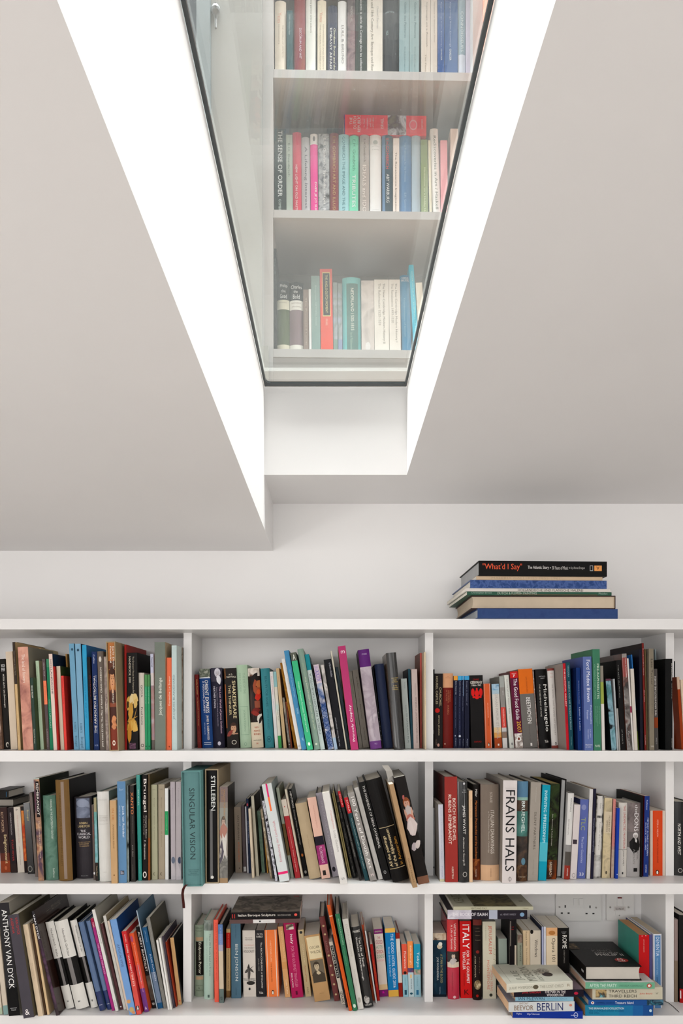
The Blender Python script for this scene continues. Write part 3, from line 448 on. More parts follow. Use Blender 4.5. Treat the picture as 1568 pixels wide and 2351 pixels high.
row(2, 'left', (200, 1730), [
 ('thick off-white hardback', 'h', '#d6d5d0', 182, 356, 140, 575, 1925, "h|MONTAIGNE|.085 .1 .15 .85|#c0bfba;r|.1 .9 .265 .268|#b9b8b2;r|.1 .9 .36 .363|#b9b8b2;h|GESCHRIEBEN|.28 .3 .15 .85|#c4c3bd;h|GEMALTE|.31 .33 .15 .85|#c4c3bd;h|YALE|.89 .9 .3 .65|#b5b4ae", dict(cc='#7d8c88', dp=.26)),
 ('kraft brown slim paperback', 'p', '#bf9b70', 362, 459, 336, 705, 1952, "t|IN DE|.1 .24 .35 .65|#b5743c;t|ANNODER REIAE|.29 .58 .4 .62|#8a6a44;e|.5 .12 .9 .008|#7a5c3a", dict(dp=.17)),
 ('denim blue paperback with white lettering', 'p', '#5d85ab', 466, 602, 443, 420, 1942, "h|Scarf|.07 .09 .25 .75|#a8c0d8;t|Jacob van Ruisdael|.24 .55 .52 .82|#e0eaf4;t|MASTER OF LANDSCAPE|.24 .44 .22 .34|#b9cde0;r|.25 .72 .88 .92|#2b2f36;h|RA|.885 .915 .3 .66|#dde", dict(cc='#9aa8a4', dp=.28)),
 ('slim grey and black picture spine', 'p', '#1b1c1c+8f9a98+101010@14', 604, 634, 590, 480, 1935),
 ('charcoal paperback with orange capitals', 'p', '#302c29', 646, 728, 616, 480, 1925, "t|XANTO|.07 .3 .3 .85|#e0854c;t|Pottery-painter, Poet|.32 .5 .5 .62|#8a847c;t|J.V.G. Mallet|.62 .74 .4 .6|#c9c4bc;t|The Wallace Collection|.82 .97 .4 .52|#8a847c", dict(cc='#0f0e0d', dp=.2)),
 ('slim emerald glossy paperback', 'p', '#16867c', 766, 822, 734, 325, 1910, "r|0 1 .097 .102|#b9d4c4;t|BRUEGEL|.14 .29 .35 .68|#8fd0c4;t|Courtauld|.8 .93 .4 .6|#5cb4a8", dict(rough=.2, cc='#0f5a50', dp=.27)),
 ('black paperback with bold white title', 'p', '#171211', 836, 912, 826, 320, 1906, "t|Bruegel|.04 .35 .12 .85|#f0e6de;t|Complete Edition|.385 .6 .55 .85|#e0d6ce;t|of the Paintings|.385 .57 .2 .4|#c9beb4;t|F. Grossmann|.62 .8 .3 .62|#e0d6ce;e|.4 .38 .945 .03|#f0e6de;e|.4 .22 .945 .02|#171211", dict(dp=.27, cc='#3f3420')),
 ('thin brown and rust spine', 'p', '#54442f', 914, 950, 912, 310, 1905, "b|.42 .6|#6a5634;b|.6 1|#8f4a20", dict(dp=.28, cc='#4f431c')),
 ('sage cream paperback', 'p', '#aaa88c', 955, 1058, 946, 470, 1893, "h|1996|.045 .058 .25 .7|#84826a;t|Bruegel - une dynastie de peintres|.14 .58 .42 .6|#7f7d66;e|.45 .14 .94 .016|#66644c;e|.5 .09 .94 .01|#aaa88c"),
 ('taupe cream paperback', 'p', '#a59883', 1068, 1166, 1064, 465, 1886, "h|1980|.045 .058 .25 .7|#7f7460;t|Bruegel - une dynastie de peintres|.14 .66 .42 .6|#7c705c;e|.45 .14 .945 .016|#5c5242;e|.5 .09 .945 .01|#a59883"),
 ('slim white booklet with a green block', 'p', '#e6e6e4', 1170, 1226, 1165, 525, 1893, "b|.25 .51|#2b9a5c;t|vereniging|.29 .46 .4 .6|#a8dcbc"),
 ('thin black booklet behind white', 'p', '#0f0d0d', 1228, 1254, 1222, 545, 1885),
 ('lilac paperback with a grey drawing, first of a pair', 'p', '#b7adb2', 1258, 1330, 1246, 425, 1895, "b|.8 1|#8f929c+c4bcc0+5c6474@12;t|A History of Venice|.06 .28 .35 .6|#968c94;e|.5 .4 .8 .035|#6a7284", dict(dp=.15)),
 ('lilac paperback with a grey drawing, second of a pair', 'p', '#b9afb2', 1332, 1412, 1328, 425, 1897, "b|.8 1|#8f929c+c4bcc0+3c4658@12;t|A History of Venice|.06 .26 .35 .6|#968c94;e|.7 .32 .8 .035|#3f4a60", dict(dp=.15)),
])
row(2, 'middle', (400, 1730), [
 ('teal cloth slipcase lettered in black', 's', '#5a8282', 135, 424, 105, 272, 1998, "t|SINGULAR VISION|.14 .77 .36 .68|#2b3a3c;h|RODOLFO BELTRAN|.86 .868 .25 .85|#3f5a5c;h|DELLA CHIESA|.875 .883 .3 .8|#3f5a5c;h|MILANO|.89 .898 .35 .75|#3f5a5c;h|FRANCO MARIA RICCI|.905 .913 .22 .85|#3f5a5c", dict(cc='#5d8785', dp=.25)),
 ('cream slipcase around a black spine', 's', '#0f0e0e', 470, 668, 462, 238, 1950, "r|.3 .55 .35 .97|#6d6b6a;t|STILLEBEN|.05 .36 .42 .8|#f4f2ee;e|.5 .14 .955 .014|#e8e4dc", dict(cc='#a08f74', dp=.28)),
 ('grey paperback with a faded standing portrait', 'p', '#8a8078', 676, 816, 676, 500, 1942, "b|0 .16|#7a6a68;b|.22 .45|#8f9088;b|.72 .95|#8a8780+6a6864+a8a49c@30;b|.95 1|#9c8060;L|.5 .55 .9 .5 80|#b9b3aa;L|.45 .62 .8 .4 60|#cbc6be;F|.5 .37 .26 .055|#b59c8c #5c544c;L|.5 .46 .5 .36 10|#a8786a;L|.3 .66 .6 .3 70|#56505a;L|.62 .62 .6 .2 -65|#cfcac2;t|ENGLISH PORTRAITS|.03 .33 .5 .72|#b58a5c;t|1500 1850|.02 .16 .25 .4|#a8825c", dict(cc='#2b2620', dp=.17)),
 ('taupe paperback with orange lower title', 'p', '#958676', 905, 1027, 883, 805, 1762, "t|IAN McEWAN|.13 .5 .45 .68|#4f463c;t|ATONEMENT|.53 .84 .45 .68|#d06a3a;e|.6 .08 .93 .01|#55483c", dict(dp=.14)),
 ('purple-brown thin spine with a barcode sticker', 'p', '#5c5052', 1035, 1086, 998, 780, 1785, "r|.1 .9 .91 .98|#cfccc8", dict(dp=.14)),
 ('thin white spine', 'p', '#dcdbe0', 1094, 1118, 1058, 800, 1795, '', dict(dp=.14)),
 ('thin navy picture spine', 'p', '#1e2a44', 1119, 1158, 1074, 680, 1800, "e|.5 .3 .08 .02|#c44a50;t|Marketa Lazarova|.3 .6 .3 .6|#8f9cc0", dict(dp=.16)),
 ('thin ivory spine leaning', 'p', '#d0c0a8', 1165, 1206, 1110, 832, 1868, "t|Letters of Men|.62 .86 .35 .65|#8a7a64"),
 ('cream slim paperback', 'p', '#bdb6a2', 1224, 1284, 1146, 640, 1845, "t|Jimena Mendez de Gismondi|.32 .7 .45 .62|#938c78", dict(cc='#3a2c1c')),
 ('mottled green slim spine', 'p', '#5c7a68+7f9a84+4a6656@24', 1298, 1366, 1226, 862, 1785),
 ('thin black spine', 'p', '#151212', 1366, 1386, 1300, 900, 1785),
 ('thin amber spine', 'p', '#b5843c', 1388, 1416, 1310, 870, 1800),
 ('speckled ivory spine', 'p', '#bcae96+8a7a64+d4c8b0@60', 1428, 1474, 1278, 838, 1880),
 ('thin black glossy spine', 'p', '#100e0e', 1476, 1505, 1325, 820, 1880, '', dict(rough=.2)),
 ('black and white zigzag spine', 'p', '#1a1820+d8d8e0+1a1820@90', 1512, 1560, 1274, 500, 1918, "b|0 .15|#14110f"),
])
row(2, 'middle', (580, 1730), [
 ('tall white paperback with pink bars, lettered upwards', 'p', '#ccd1d0', 398, 556, 128, 468, 1932, "r|.38 .55 .0 .135|#d9266c;r|.38 .55 .135 .28|#f07038;b|.9 .925|#dd2a6c;T|Entdeckung der Landschaft|.38 .8 .4 .7|#c9848c", dict(cc='#8f9c9a', dp=.24)),
 ('sage slim booklet', 'p', '#9aa090', 575, 620, 348, 520, 1870, "b|.4 .75|#6a5430", dict(cc='#7d7f68')),
 ('red slim paperback with a cream head', 'p', '#b02f34', 640, 726, 424, 698, 1875, "b|0 .21|#dcd0c0;e|.45 .07 .09 .01|#c22;t|De muren van Muiderslot te zijn|.35 .62 .45 .62|#f0c4b8;t|Yvonne Tang uitgaven|.64 .92 .42 .62|#f4dcd0"),
 ('thin ivory board', 'p', '#d3c8b4', 730, 766, 475, 540, 1870),
 ('black paperback with white slanting title', 'p', '#131110', 770, 836, 516, 540, 1842, "t|MENTMORE|.03 .22 .4 .8|#e8e4dc;t|Paintings Prints and Drawings|.24 .64 .42 .7|#d4cfc4;e|.5 .25 .76 .018|#c9722c;e|.5 .3 .955 .018|#a8a49c", dict(cc='#3c403c', dp=.19)),
 ('thick plain beige hardback', 'h', '#b39f80', 852, 1028, 636, 760, 1892, "t|Der Cicerone|.42 .6 .48 .6|#a08c6c"),
 ('pink paperback with a magenta panel', 'p', '#e3b8a6', 1036, 1178, 816, 670, 1885, "b|.48 .59|#1c1824;b|.59 .83|#a33474+8f2a64+c4508c@30;t|Auguste Strindberg Hjalmar|.1 .38 .45 .62|#c99484;t|FLORISSANT|.61 .81 .35 .65|#e8c4d8;r|.25 .6 .9 .96|#2b2420", dict(cc='#c9c2bc')),
 ('lilac grey hardback', 'f', '#a19ba4', 1196, 1296, 940, 598, 1857, "t|SPECTACULAR MASTERS|.1 .74 .5 .8|#bdb7c0;e|.45 .26 .91 .03|#2b2830", dict(cc='#2a242a')),
 ('white slim paperback with a pink word', 'p', '#d6d3ce', 1316, 1428, 1040, 595, 1968, "t|Castiglione|.2 .4 .5 .8|#d49a96;t|Lost Genius|.42 .65 .5 .8|#9c9894;h|QG|.93 .955 .3 .7|#444", dict(dp=.24)),
 ('thin straw booklet', 'p', '#b0a06c', 1438, 1462, 1186, 600, 1868),
 ('thin straw booklet, second', 'p', '#a89862', 1464, 1488, 1200, 560, 1870, '', dict(cc='#1a1816')),
])
row(2, 'middle', (760, 1730), [
 ('black slim paperback with pale print', 'p', '#1f1d1c+141312+34322f@30', 326, 386, 78, 732, 1872, "t|Munchner Theater|.05 .22 .4 .65|#b9b4ac;t|Die Handschriften Skizze Leben|.27 .8 .4 .6|#8f8b84;t|Tegernsee Pape|.84 .98 .4 .6|#b9b4ac"),
 ('dark slim paperback with a red head, lower black', 'p', '#2b2928', 428, 470, 98, 570, 1910, "b|0 .18|#c0242c;t|SCALA|.03 .16 .35 .75|#f0c9c4;t|GLOUCESTER CATHEDRAL|.38 .74 .35 .65|#a8a49c", dict(cc='#8a847c')),
 ('dark teal slim paperback with a red head', 'p', '#1f4248', 512, 574, 194, 668, 1912, "b|0 .19|#c0242c;t|SCALA|.03 .17 .35 .75|#f0c9c4;t|The Picture Gallery ACADEMY OF FINE ARTS VIENNA|.25 .86 .4 .66|#b9c9c8"),
 ('silver-grey paperback with large white title', 'p', '#77726e+8d8884+a8a49e@14', 588, 692, 246, 598, 1920, "t|100 Years of Danish Art|.05 .86 .32 .8|#efece8;h|H|.92 .95 .35 .7|#f4dcdc"),
 ('white slim paperback next to large title', 'p', '#cbc7c1', 712, 784, 344, 520, 1897, "t|exhibition handbook catalogue|.12 .4 .5 .7|#a8a29a;t|Christian Simon|.77 .92 .5 .65|#9a948c"),
 ('black hardback with white capitals', 'f', '#131211', 800, 908, 412, 440, 1908, "t|THE PAVEMENT OF SIENA CATHEDRAL|.04 .68 .4 .72|#e6e2dc;e|.4 .18 .92 .016|#aaa;e|.4 .12 .92 .011|#131211", dict(dp=.22)),
 ('very thick black hardback with golden text', 'h', '#12100f', 928, 1206, 512, 415, 1945, "r|.04 .96 .468 .473|#c9b48c;r|.04 .96 .868 .873|#c9b48c;T|All the paintings|.55 .85 .1 .32|#e6d0a0;T|of the Rijksmuseum|.49 .855 .38 .62|#e6d0a0;T|in Amsterdam|.58 .85 .7 .88|#c4903c", dict(dp=.24)),
 ('tall tan slim paperback sticking out', 'p', '#a58663', 1224, 1302, 865, 470, 2030, "t|DAVID TENIERS|.72 .95 .3 .6|#6a5238;r|0 1 .33 .332|#7a6040;r|0 1 .63 .632|#7a6040", dict(dp=.19)),
 ('tall black paperback with a small painted child', 'p', '#191412', 1312, 1486, 945, 368, 1972, "b|.93 1|#7a5440;F|.58 .255 .3 .052|#c99a84 #8a4a2a;L|.62 .34 .42 .34 5|#bdb0ac;L|.34 .37 .34 .12 -70|#c99a84;L|.84 .37 .34 .12 75|#c99a84;L|.62 .4 .4 .24 0|#b56a5c;L|.62 .465 .5 .42 5|#cfc0bc;L|.45 .475 .3 .3 60|#d6c9c6;L|.4 .65 .3 .17 15|#b5a8ac;L|.75 .635 .3 .16 20|#c9bcb8;L|.42 .19 .12 .1 30|#b5605a", dict(dp=.25, pages='#b9b4aa')),
])
row(2, 'right', (980, 1730), [
 ('thin grey spine beside the upright', 'p', '#8f8f90', 90, 124, 86, 820, 1830, "t|Van Dyck etchings|.1 .4 .4 .65|#333;e|.5 .3 .88 .015|#222"),
 ('pale lilac-white paperback', 'p', '#c9cad4', 182, 268, 158, 765, 1920, "b|.97 1|#c9c4a0;t|Arnold van Leeuwen The Modern Master|.04 .72 .45 .6|#8f93b4;t|Prestel|.8 .94 .45 .6|#8f93b4", dict(cc='#8a8074')),
 ('thick brick red hardback with white capitals', 'f', '#94302a', 276, 468, 262, 350, 1932, "t|BOSCH BRUEGHEL|.205 .61 .62 .85|#f0e2d4;t|RUBENS REMBRANDT|.17 .64 .28 .52|#f0e2d4;t|ALBERTINA|.85 .97 .52 .66|#e0c9b9", dict(cc='#4a1612', dp=.26)),
 ('glossy black hardback with a white monument line', 'h', '#101010', 484, 632, 462, 425, 1938, "r|.62 .66 0 .3|#b9b9bc;e|.64 .1 .02 .012|#d0d0d4;h|THE|.08 .09 .5 .8|#aaa;h|RUIN|.1 .11 .45 .85|#aaa;t|JAMES WYATT|.235 .52 .4 .72|#eeeae4;t|Architect to George III|.55 .83 .4 .62|#d4d0c8;e|.6 .22 .92 .026|#b5b1aa;e|.6 .17 .92 .02|#101010", dict(rough=.2, cc='#0c0c0c')),
 ('thin peach booklet', 'p', '#dcb995', 636, 688, 632, 560, 1930, "t|Rembrandt|.1 .3 .4 .65|#a8876a"),
 ('black paperback with orange letters and flames', 'h', '#15100e', 692, 804, 690, 465, 1898, "b|.78 1|#8a4420+5a2814+b56a34@24;t|Miller|.05 .13 .3 .6|#e0dcd4;t|Marcantonio Franceschini and the Liechtensteins|.17 .85 .3 .6|#c0702c;t|Cambridge|.89 .97 .3 .5|#e0c9b0"),
 ('thick taupe hardback with a peach foot', 'h', '#786b60', 808, 1092, 805, 465, 1910, "b|.838 1|#cda581;t|SCRASE|.08 .19 .48 .62|#b9aea2;t|ITALIAN DRAWINGS|.27 .72 .52 .72|#d4cbc0;t|at The Fitzwilliam Museum, Cambridge|.28 .71 .36 .46|#b5aa9e;t|CAMBRIDGE|.87 .96 .5 .56|#9a7a5c", dict(rough=.3, cc='#4a1f1a')),
 ('white hardback lettered in huge thin black capitals', 'f', '#d2cac8', 1126, 1338, 1144, 405, 1948, "h|Seymour Slive|.07 .085 .15 .9|#b5adaa;t|FRANS HALS|.095 .885 .2 .85|#1d1c1e;e|.55 .13 .96 .02|#8a8482;e|.55 .1 .96 .015|#d2cac8;r|.53 .57 .935 .985|#8a8482", dict(cc='#8c847c', dp=.27)),
 ('hardback with a blue-green landscape painting', 'h', '#1f1a18+3a3430+6a5040@16', 1346, 1506, 1366, 420, 1922, "b|0 .16|#4a7090+5f86a0@12;b|.16 .19|#8fb4a8;b|.3 .55|#5a8f86+4a7a72+2c3c38@10;b|.84 1|#6a4a30+3c2a20+a07850@30;t|BRUEGHEL|.2 .51 .38 .7|#e0ece8;e|.6 .2 .8 .035|#5a7f90;h|HIRMER|.95 .96 .2 .85|#b9a890", dict(cc='#0f0e0e', dp=.26)),
])
row(2, 'right', (1180, 1730), [
 ('grey-beige hardback with thin dark capitals', 'f', '#9c948a', 205, 358, 256, 435, 1915, "t|The art of mannequin|.05 .2 .45 .6|#b9b1a8;t|SILENT PARTNERS|.3 .68 .42 .64|#5a534c;t|YALE UNIVERSITY PRESS|.78 .94 .45 .53|#7d756c", dict(dp=.26)),
 ('vivid turquoise paperback', 'p', '#0f93ab', 362, 484, 428, 475, 1910, "t|INVENTING IMPRESSIONISM|.06 .6 .3 .65|#cdeef4;t|Paul Durand-Ruel and the modern art market|.06 .56 .72 .86|#0c6c80;b|.6 .8|#4cb0c0", dict(dp=.26, cc='#0f6f84')),
 ('dark leafy picture paperback', 'p', '#12120e+2c3a1c+1a1610+4a6a30@20', 488, 634, 545, 455, 1888, "b|.8 1|#8a3f12+2c1a10+c06a20@20;t|Die Sammlung Rohde-Hinze|.32 .65 .3 .42|#d4cfc0;t|GRISEBACH|.82 .97 .25 .5|#d9c9b4", dict(dp=.25, cc='#14120c', pages='#b9a870')),
 ('black hardback turned page edges outwards', 'n', '#141212', 632, 728, 704, 388, 1868, '', dict(pages='#a9a9a8', dp=.25)),
 ('white paperback with a grey cloud and a red foot', 'h', '#d4d2ce', 740, 838, 808, 600, 1892, "b|.6 .68|#8c8a88;b|.68 .84|#4f4a44;b|.84 1|#8f2f22;t|MARSHALL|.06 .22 .4 .62|#5a5856;t|REFORMATION|.3 .48 .2 .4|#8a8684;t|OXFORD|.87 .96 .4 .6|#e8dcd4", dict(dp=.2)),
 ('low pinkish white paperback with a tiny photo', 'p', '#cfc6c4', 842, 938, 904, 770, 1887, "r|.1 .75 .47 .53|#3a3038;r|0 1 .86 .862|#8a8482;e|.5 .25 .95 .03|#8a8482;e|.5 .2 .95 .023|#cfc6c4"),
 ('periwinkle paperback with lime letters', 'p', '#5763a0', 942, 1080, 996, 692, 1880, "e|.45 .28 .1 .035|#8088b4;t|TLC|.23 .39 .2 .7|#94a06c;t|The Low Countries|.47 .8 .35 .6|#b9c0dc;h|23|.925 .96 .25 .75|#eef0f4", dict(cc='#1f2450', dp=.2)),
 ('slim white paperback', 'p', '#cdcac8', 1086, 1144, 1132, 535, 1882, "t|The Journal|.08 .2 .4 .6|#a9a5a4;t|Nederlandse|.38 .52 .4 .6|#b08c90;t|Biannual|.72 .86 .4 .6|#a9a5a4", dict(cc='#b4b2ae', dp=.24)),
 ('dark navy slim paperback', 'p', '#1e1c2e', 1146, 1192, 1190, 530, 1882, "t|Comparative Literature 2010 January|.33 .7 .4 .7|#b9b9cc", dict(dp=.24, cc='#8a5a20')),
 ('white tapering spine over black foliage engraving', 'h', '#2b2a28+b9b7b2+4a4845@36', 1196, 1306, 1250, 640, 1870, "r|.1 .75 0 .24|#cfccc6;r|.1 .8 .27 .72|#d3d0ca;b|.8 .98|#b4b2ae+d6d4d0@40;t|Faith on the Margins|.32 .66 .4 .65|#8f8c86;t|Parker|.09 .16 .4 .62|#8f8c86", dict(dp=.2)),
 ('cream picture paperback with worn edges', 'p', '#9c9078+c9b894+857a68@24', 1318, 1438, 1358, 672, 1872, "b|.17 .44|#c9baa0;r|0 .12 0 1|#cfc090;t|FIGURES OF|.22 .42 .6 .78|#6a5f50;t|SPEECH|.28 .42 .32 .5|#6a5f50;e|.5 .12 .93 .02|#5c5444", dict(dp=.2)),
 ('thin pink and red striped spine', 'p', '#b58a80', 1456, 1508, 1490, 685, 1870, "b|0 .6|#c48078;t|ANTHROPOLOGY OF|.02 .58 .6 .8|#b0342c;b|.64 1|#a08878+c0ac9c@40", dict(dp=.18)),
])
row(2, 'right', (1328, 1730), [
 ('bright cobalt slim paperback', 'p', '#13389c', 542, 594, 570, 820, 1880, "e|.6 .12 .94 .01|#cde", dict(dp=.17)),
 ('white paperback with red and black capitals', 'h', '#ccc7bf', 600, 728, 614, 740, 1857, "t|THE UNEXPECTED PROFESSOR|.035 .62 .5 .75|#b0342c;t|JOHN CAREY|.64 .85 .42 .64|#4a4642;r|0 1 .625 .63|#5a5048;r|.4 .55 .93 .96|#333", dict(dp=.16)),
 ('grey hardback with a black-and-white old man', 'h', '#a4a09e', 735, 930, 752, 745, 1858, "b|0 .39|#5f5453+7d7270+4a4140@20;b|.39 .6|#6a6361;L|.55 .56 .5 .5 80|#161413;r|.3 .9 .52 .6|#161413;F|.58 .445 .2 .04|#a8a3a0 #d4d0ce;L|.62 .51 .1 .1 -80|#cfccca;t|the|.02 .14 .5 .72|#d4d0ce;t|DONS|.14 .38 .45 .8|#e4e0de;t|NOEL|.64 .77 .68 .82|#6e6a68;t|ANNAN|.62 .82 .4 .56|#85817f;r|.45 .75 .875 .925|#1c1a1a", dict(dp=.16)),
 ('black slim hardback', 'f', '#0d0c0d', 930, 958, 945, 640, 1855, '', dict(dp=.22, cc='#0d0c0d')),
 ('royal blue paperback with pale capitals', 'p', '#1e3478', 974, 1050, 994, 640, 1850, "t|Pollmann|.05 .17 .35 .6|#b9c4e4;t|MEMORY IN EARLY MODERN|.27 .74 .58 .82|#cfd8ee;t|EUROPE 1500-1800|.33 .67 .2 .42|#b9c4e4;t|OXFORD|.85 .95 .35 .6|#cfd8ee", dict(cc='#7a1420', dp=.22)),
 ('cream paperback with a vermilion panel', 'p', '#cfc0b2', 1076, 1306, 1076, 858, 1834, "r|.16 .8 0 1|#cf451c;t|PETER H. WILSON|.14 .4 .43 .53|#e8b49c;t|THE HOLY ROMAN EMPIRE|.42 .8 .43 .53|#7a2410;e|.46 .1 .945 .036|#2a1a12;e|.46 .06 .95 .026|#efe8dc", dict(dp=.15)),
])
row(2, 'far right', (1328, 1730), [
 ('wide black spine with white capitals at the edge', 'h', '#0c0c0c', 1436, 1700, 1436, 725, 1834, "t|OXFORDSHIRE:|.35 .68 .55 .72|#d9d6d0;t|NORTH AND WEST|.3 .72 .22 .38|#e0ddd6;e|.35 .12 .93 .03|#b5b2ac;e|.35 .09 .93 .022|#0c0c0c", dict(rough=.2, dp=.2)),
])
row(3, 'left', (0, 2030), [
 ('cream spine with a pale green foot', 'p', '#cfc3b2', -35, 40, -180, 480, 1960, "b|.93 1|#a9b8a0"),
 ('cream spine with a teal foot', 'p', '#cdbfae', 48, 126, -120, 420, 1962, "b|.91 1|#7f9c9a"),
 ('black paperback with very large white capitals', 'p', '#2b292b', 132, 300, -38, 290, 1982, "b|.75 1|#121112;t|ANTHONY VAN DYCK|.06 .76 .3 .78|#efedea;r|.2 .8 .93 .935|#aaa;h|Rizzoli|.94 .955 .3 .7|#aaa", dict(dp=.26, cc='#9a958a', pages='#b9b2a4')),
 ('charcoal hardback with red letters at its head', 'f', '#47434a', 352, 542, 115, 470, 2018, "t|VAN DYCK|.03 .2 .62 .86|#b03434;t|AGENDA|.03 .18 .2 .42|#b03434;h|&|.915 .97 .25 .65|#efe9e6", dict(dp=.26, cc='#57503f')),
 ('cream paperback with faint grey print', 'p', '#d3bea2', 556, 662, 325, 612, 1987, "t|Anthony van Dyck as a printmaker|.06 .35 .4 .6|#b5a288;t|The Young van Dyck|.42 .62 .5 .68|#a08c72;t|Le jeune van Dyck|.42 .6 .25 .42|#a08c72", dict(dp=.2)),
 ('brown thin spine', 'p', '#4a3524', 662, 700, 440, 590, 1965),
 ('pale sand slim spine', 'p', '#d0b48c', 702, 768, 478, 600, 1962),
 ('violet-black glossy picture spine with white capitals', 'h', '#4f2c4c+2a1626+6d4066@14', 800, 890, 425, 415, 1978, "b|0 .27|#141018;t|VAN DYCK|.03 .27 .3 .8|#f2eef0;b|.93 1|#24141c", dict(rough=.18, cc='#2e1a14', dp=.28, top="T|Van Dyck|.05 .1 .3 .9|#8a8478")),
 ('white and black banded paperback, narrow', 'h', '#d8d5ce', 986, 1116, 670, 580, 1882, "b|.42 .735|#141312;r|.45 .75 .42 .735|#7a7674;t|Nederland - Italie|.08 .4 .45 .68|#5a5650;h|w|.905 .925 .35 .6|#222", dict(dp=.2, cc='#0f0e0e')),
 ('white and black banded paperback, widest', 'h', '#d8d5ce', 1126, 1348, 800, 575, 1892, "b|.42 .725|#141312;r|.3 .62 .42 .725|#7a7674;t|Hendrick Goltzius|.09 .4 .45 .62|#5a5650;h|w|.905 .925 .35 .55|#222", dict(dp=.2, cc='#0f0e0e')),
 ('white and black banded paperback beside blue', 'h', '#d8d5ce', 1356, 1468, 1035, 555, 1864, "b|.42 .715|#141312;r|.55 .85 .42 .715|#7a7674;t|Watercultuur in de|.06 .36 .62 .82|#5a5650;t|Nederlanden 1500-1800|.06 .42 .25 .4|#c0a8a4;h|w|.905 .93 .35 .6|#222", dict(dp=.2, cc='#0f0e0e')),
])
row(3, 'left', (200, 2030), [
 ('slate blue glossy hardback with a navy foot', 'h', '#51688c', 187, 268, -136, 580, 1908, "b|.785 1|#15295c;h|NCMH|.93 .94 .2 .8|#cdd4e4", dict(rough=.18, dp=.2)),
 ('slate blue glossy hardback, thinner one', 'h', '#5a7094', 303, 368, -20, 560, 1890, "b|.785 1|#15295c;h|NCMH|.93 .94 .2 .8|#cdd4e4", dict(rough=.18, dp=.2)),
 ('magenta slim spine', 'p', '#a02c74', 374, 420, 48, 520, 1902, "b|0 .1|#9c1f44;t|YORK|.04 .1 .3 .8|#e8c0d4;t|THE LATEST THINKING|.27 .6 .3 .75|#e0a8cc"),
 ('white slim hardback lettered in grey', 'f', '#dad7d2', 424, 482, 68, 388, 1908, "t|LAVINIE|.22 .34 .4 .75|#8a8682;t|ALBUM|.89 .96 .3 .7|#aaa", dict(cc='#a8a498', dp=.24)),
 ('brown slim paperback', 'p', '#563537', 490, 542, 183, 600, 1887, "t|Total History|.06 .22 .4 .7|#8f6c6c;e|.45 .25 .965 .008|#ddd"),
 ('white slim text block', 'p', '#cdc9c2', 546, 592, 236, 480, 1885, '', dict(dp=.26, cc='#b9a888')),
 ('thin peach-edged booklet', 'p', '#dcc9b8', 596, 632, 300, 555, 1900, '', dict(cc='#120f0e', dp=.26)),
 ('tall light blue paperback', 'p', '#6f97c9', 636, 738, 340, 540, 1967, "t|APOCALYPSE|.26 .5 .3 .65|#4f5f80;e|.3 .3 .86 .02|#c9935c;e|.5 .35 .95 .03|#b9a070;e|.7 .25 .98 .015|#c98a5c", dict(cc='#143f78', dp=.26)),
 ('red paperback with slanting white capitals', 'p', '#c02a2c', 742, 826, 513, 715, 1962, "b|.5 1|#cf5048;t|MORE THAN MEETS THE EYE|.16 .66 .4 .72|#f4dcd4;t|ROSEN|.04 .13 .45 .7|#f0c4bc;r|.15 .8 .895 .95|#5a4440;h|A|.9 .945 .3 .7|#fff", dict(dp=.2)),
 ('orange paperback turning purple at its foot', 'p', '#e05832', 848, 948, 615, 745, 1925, "b|.7 1|#6f3a80;b|.4 .7|#dc5048;r|.55 1 .4 .62|#9a8fa4;t|A Companion to Contemporary Art|.12 .65 .5 .68|#f6d4c0;t|WILEY|.66 .75 .5 .7|#d8a0c8;h|A|.93 .97 .3 .7|#f0e6f0;e|.4 .25 .07 .04|#b0507a", dict(dp=.2)),
 ('black paperback with bold white capitals', 'p', '#161314', 960, 1042, 708, 645, 1868, "t|AUBREY BEARDSLEY|.06 .55 .3 .75|#f0ece6;b|.6 .9|#6d5f54+2c2422@20;h|V&A|.93 .96 .2 .8|#e6e2dc", dict(dp=.18)),
 ('thin pale board with slate blue inner side', 'f', '#a9b8c4', 1044, 1060, 735, 398, 1878, '', dict(cc='#56738a', dp=.22)),
 ('dark blue to grey paperback', 'p', '#1d4f78', 1066, 1144, 820, 655, 1872, "b|.55 .93|#687890;t|JULES FLANDRIN|.33 .66 .45 .78|#c4d0dc;t|Julien Humphrey|.04 .18 .4 .6|#9fb8cc", dict(dp=.18)),
 ('grey hardback with a black-and-white cover', 'p', '#7a7872', 1142, 1204, 880, 515, 1866, "t|TOWARDS MODERN LIBERTY|.03 .36 .45 .72|#a4a29a;t|Penn|.78 .95 .4 .55|#a09e96", dict(cc='#4a4638', dp=.22)),
 ('thin white booklet, first of two', 'p', '#dedcd8', 1210, 1242, 1033, 845, 1887),
 ('thin white booklet, second of two', 'p', '#e0ded9', 1245, 1282, 1075, 810, 1887),
 ('purple-grey thin paperback', 'p', '#4c4450', 1284, 1322, 1110, 785, 1862, '', dict(dp=.2)),
 ('thin brick red booklet', 'p', '#a33a22', 1326, 1350, 1165, 870, 1842, '', dict(dp=.2)),
 ('tan hardback with black boards', 'f', '#bf9868', 1352, 1422, 1228, 805, 1815, "t|THE TOWER OF LONDON|.05 .5 .4 .58|#c48a5c;e|.55 .25 .94 .01|#c44", dict(cc='#0f0c0a', dp=.18)),
])
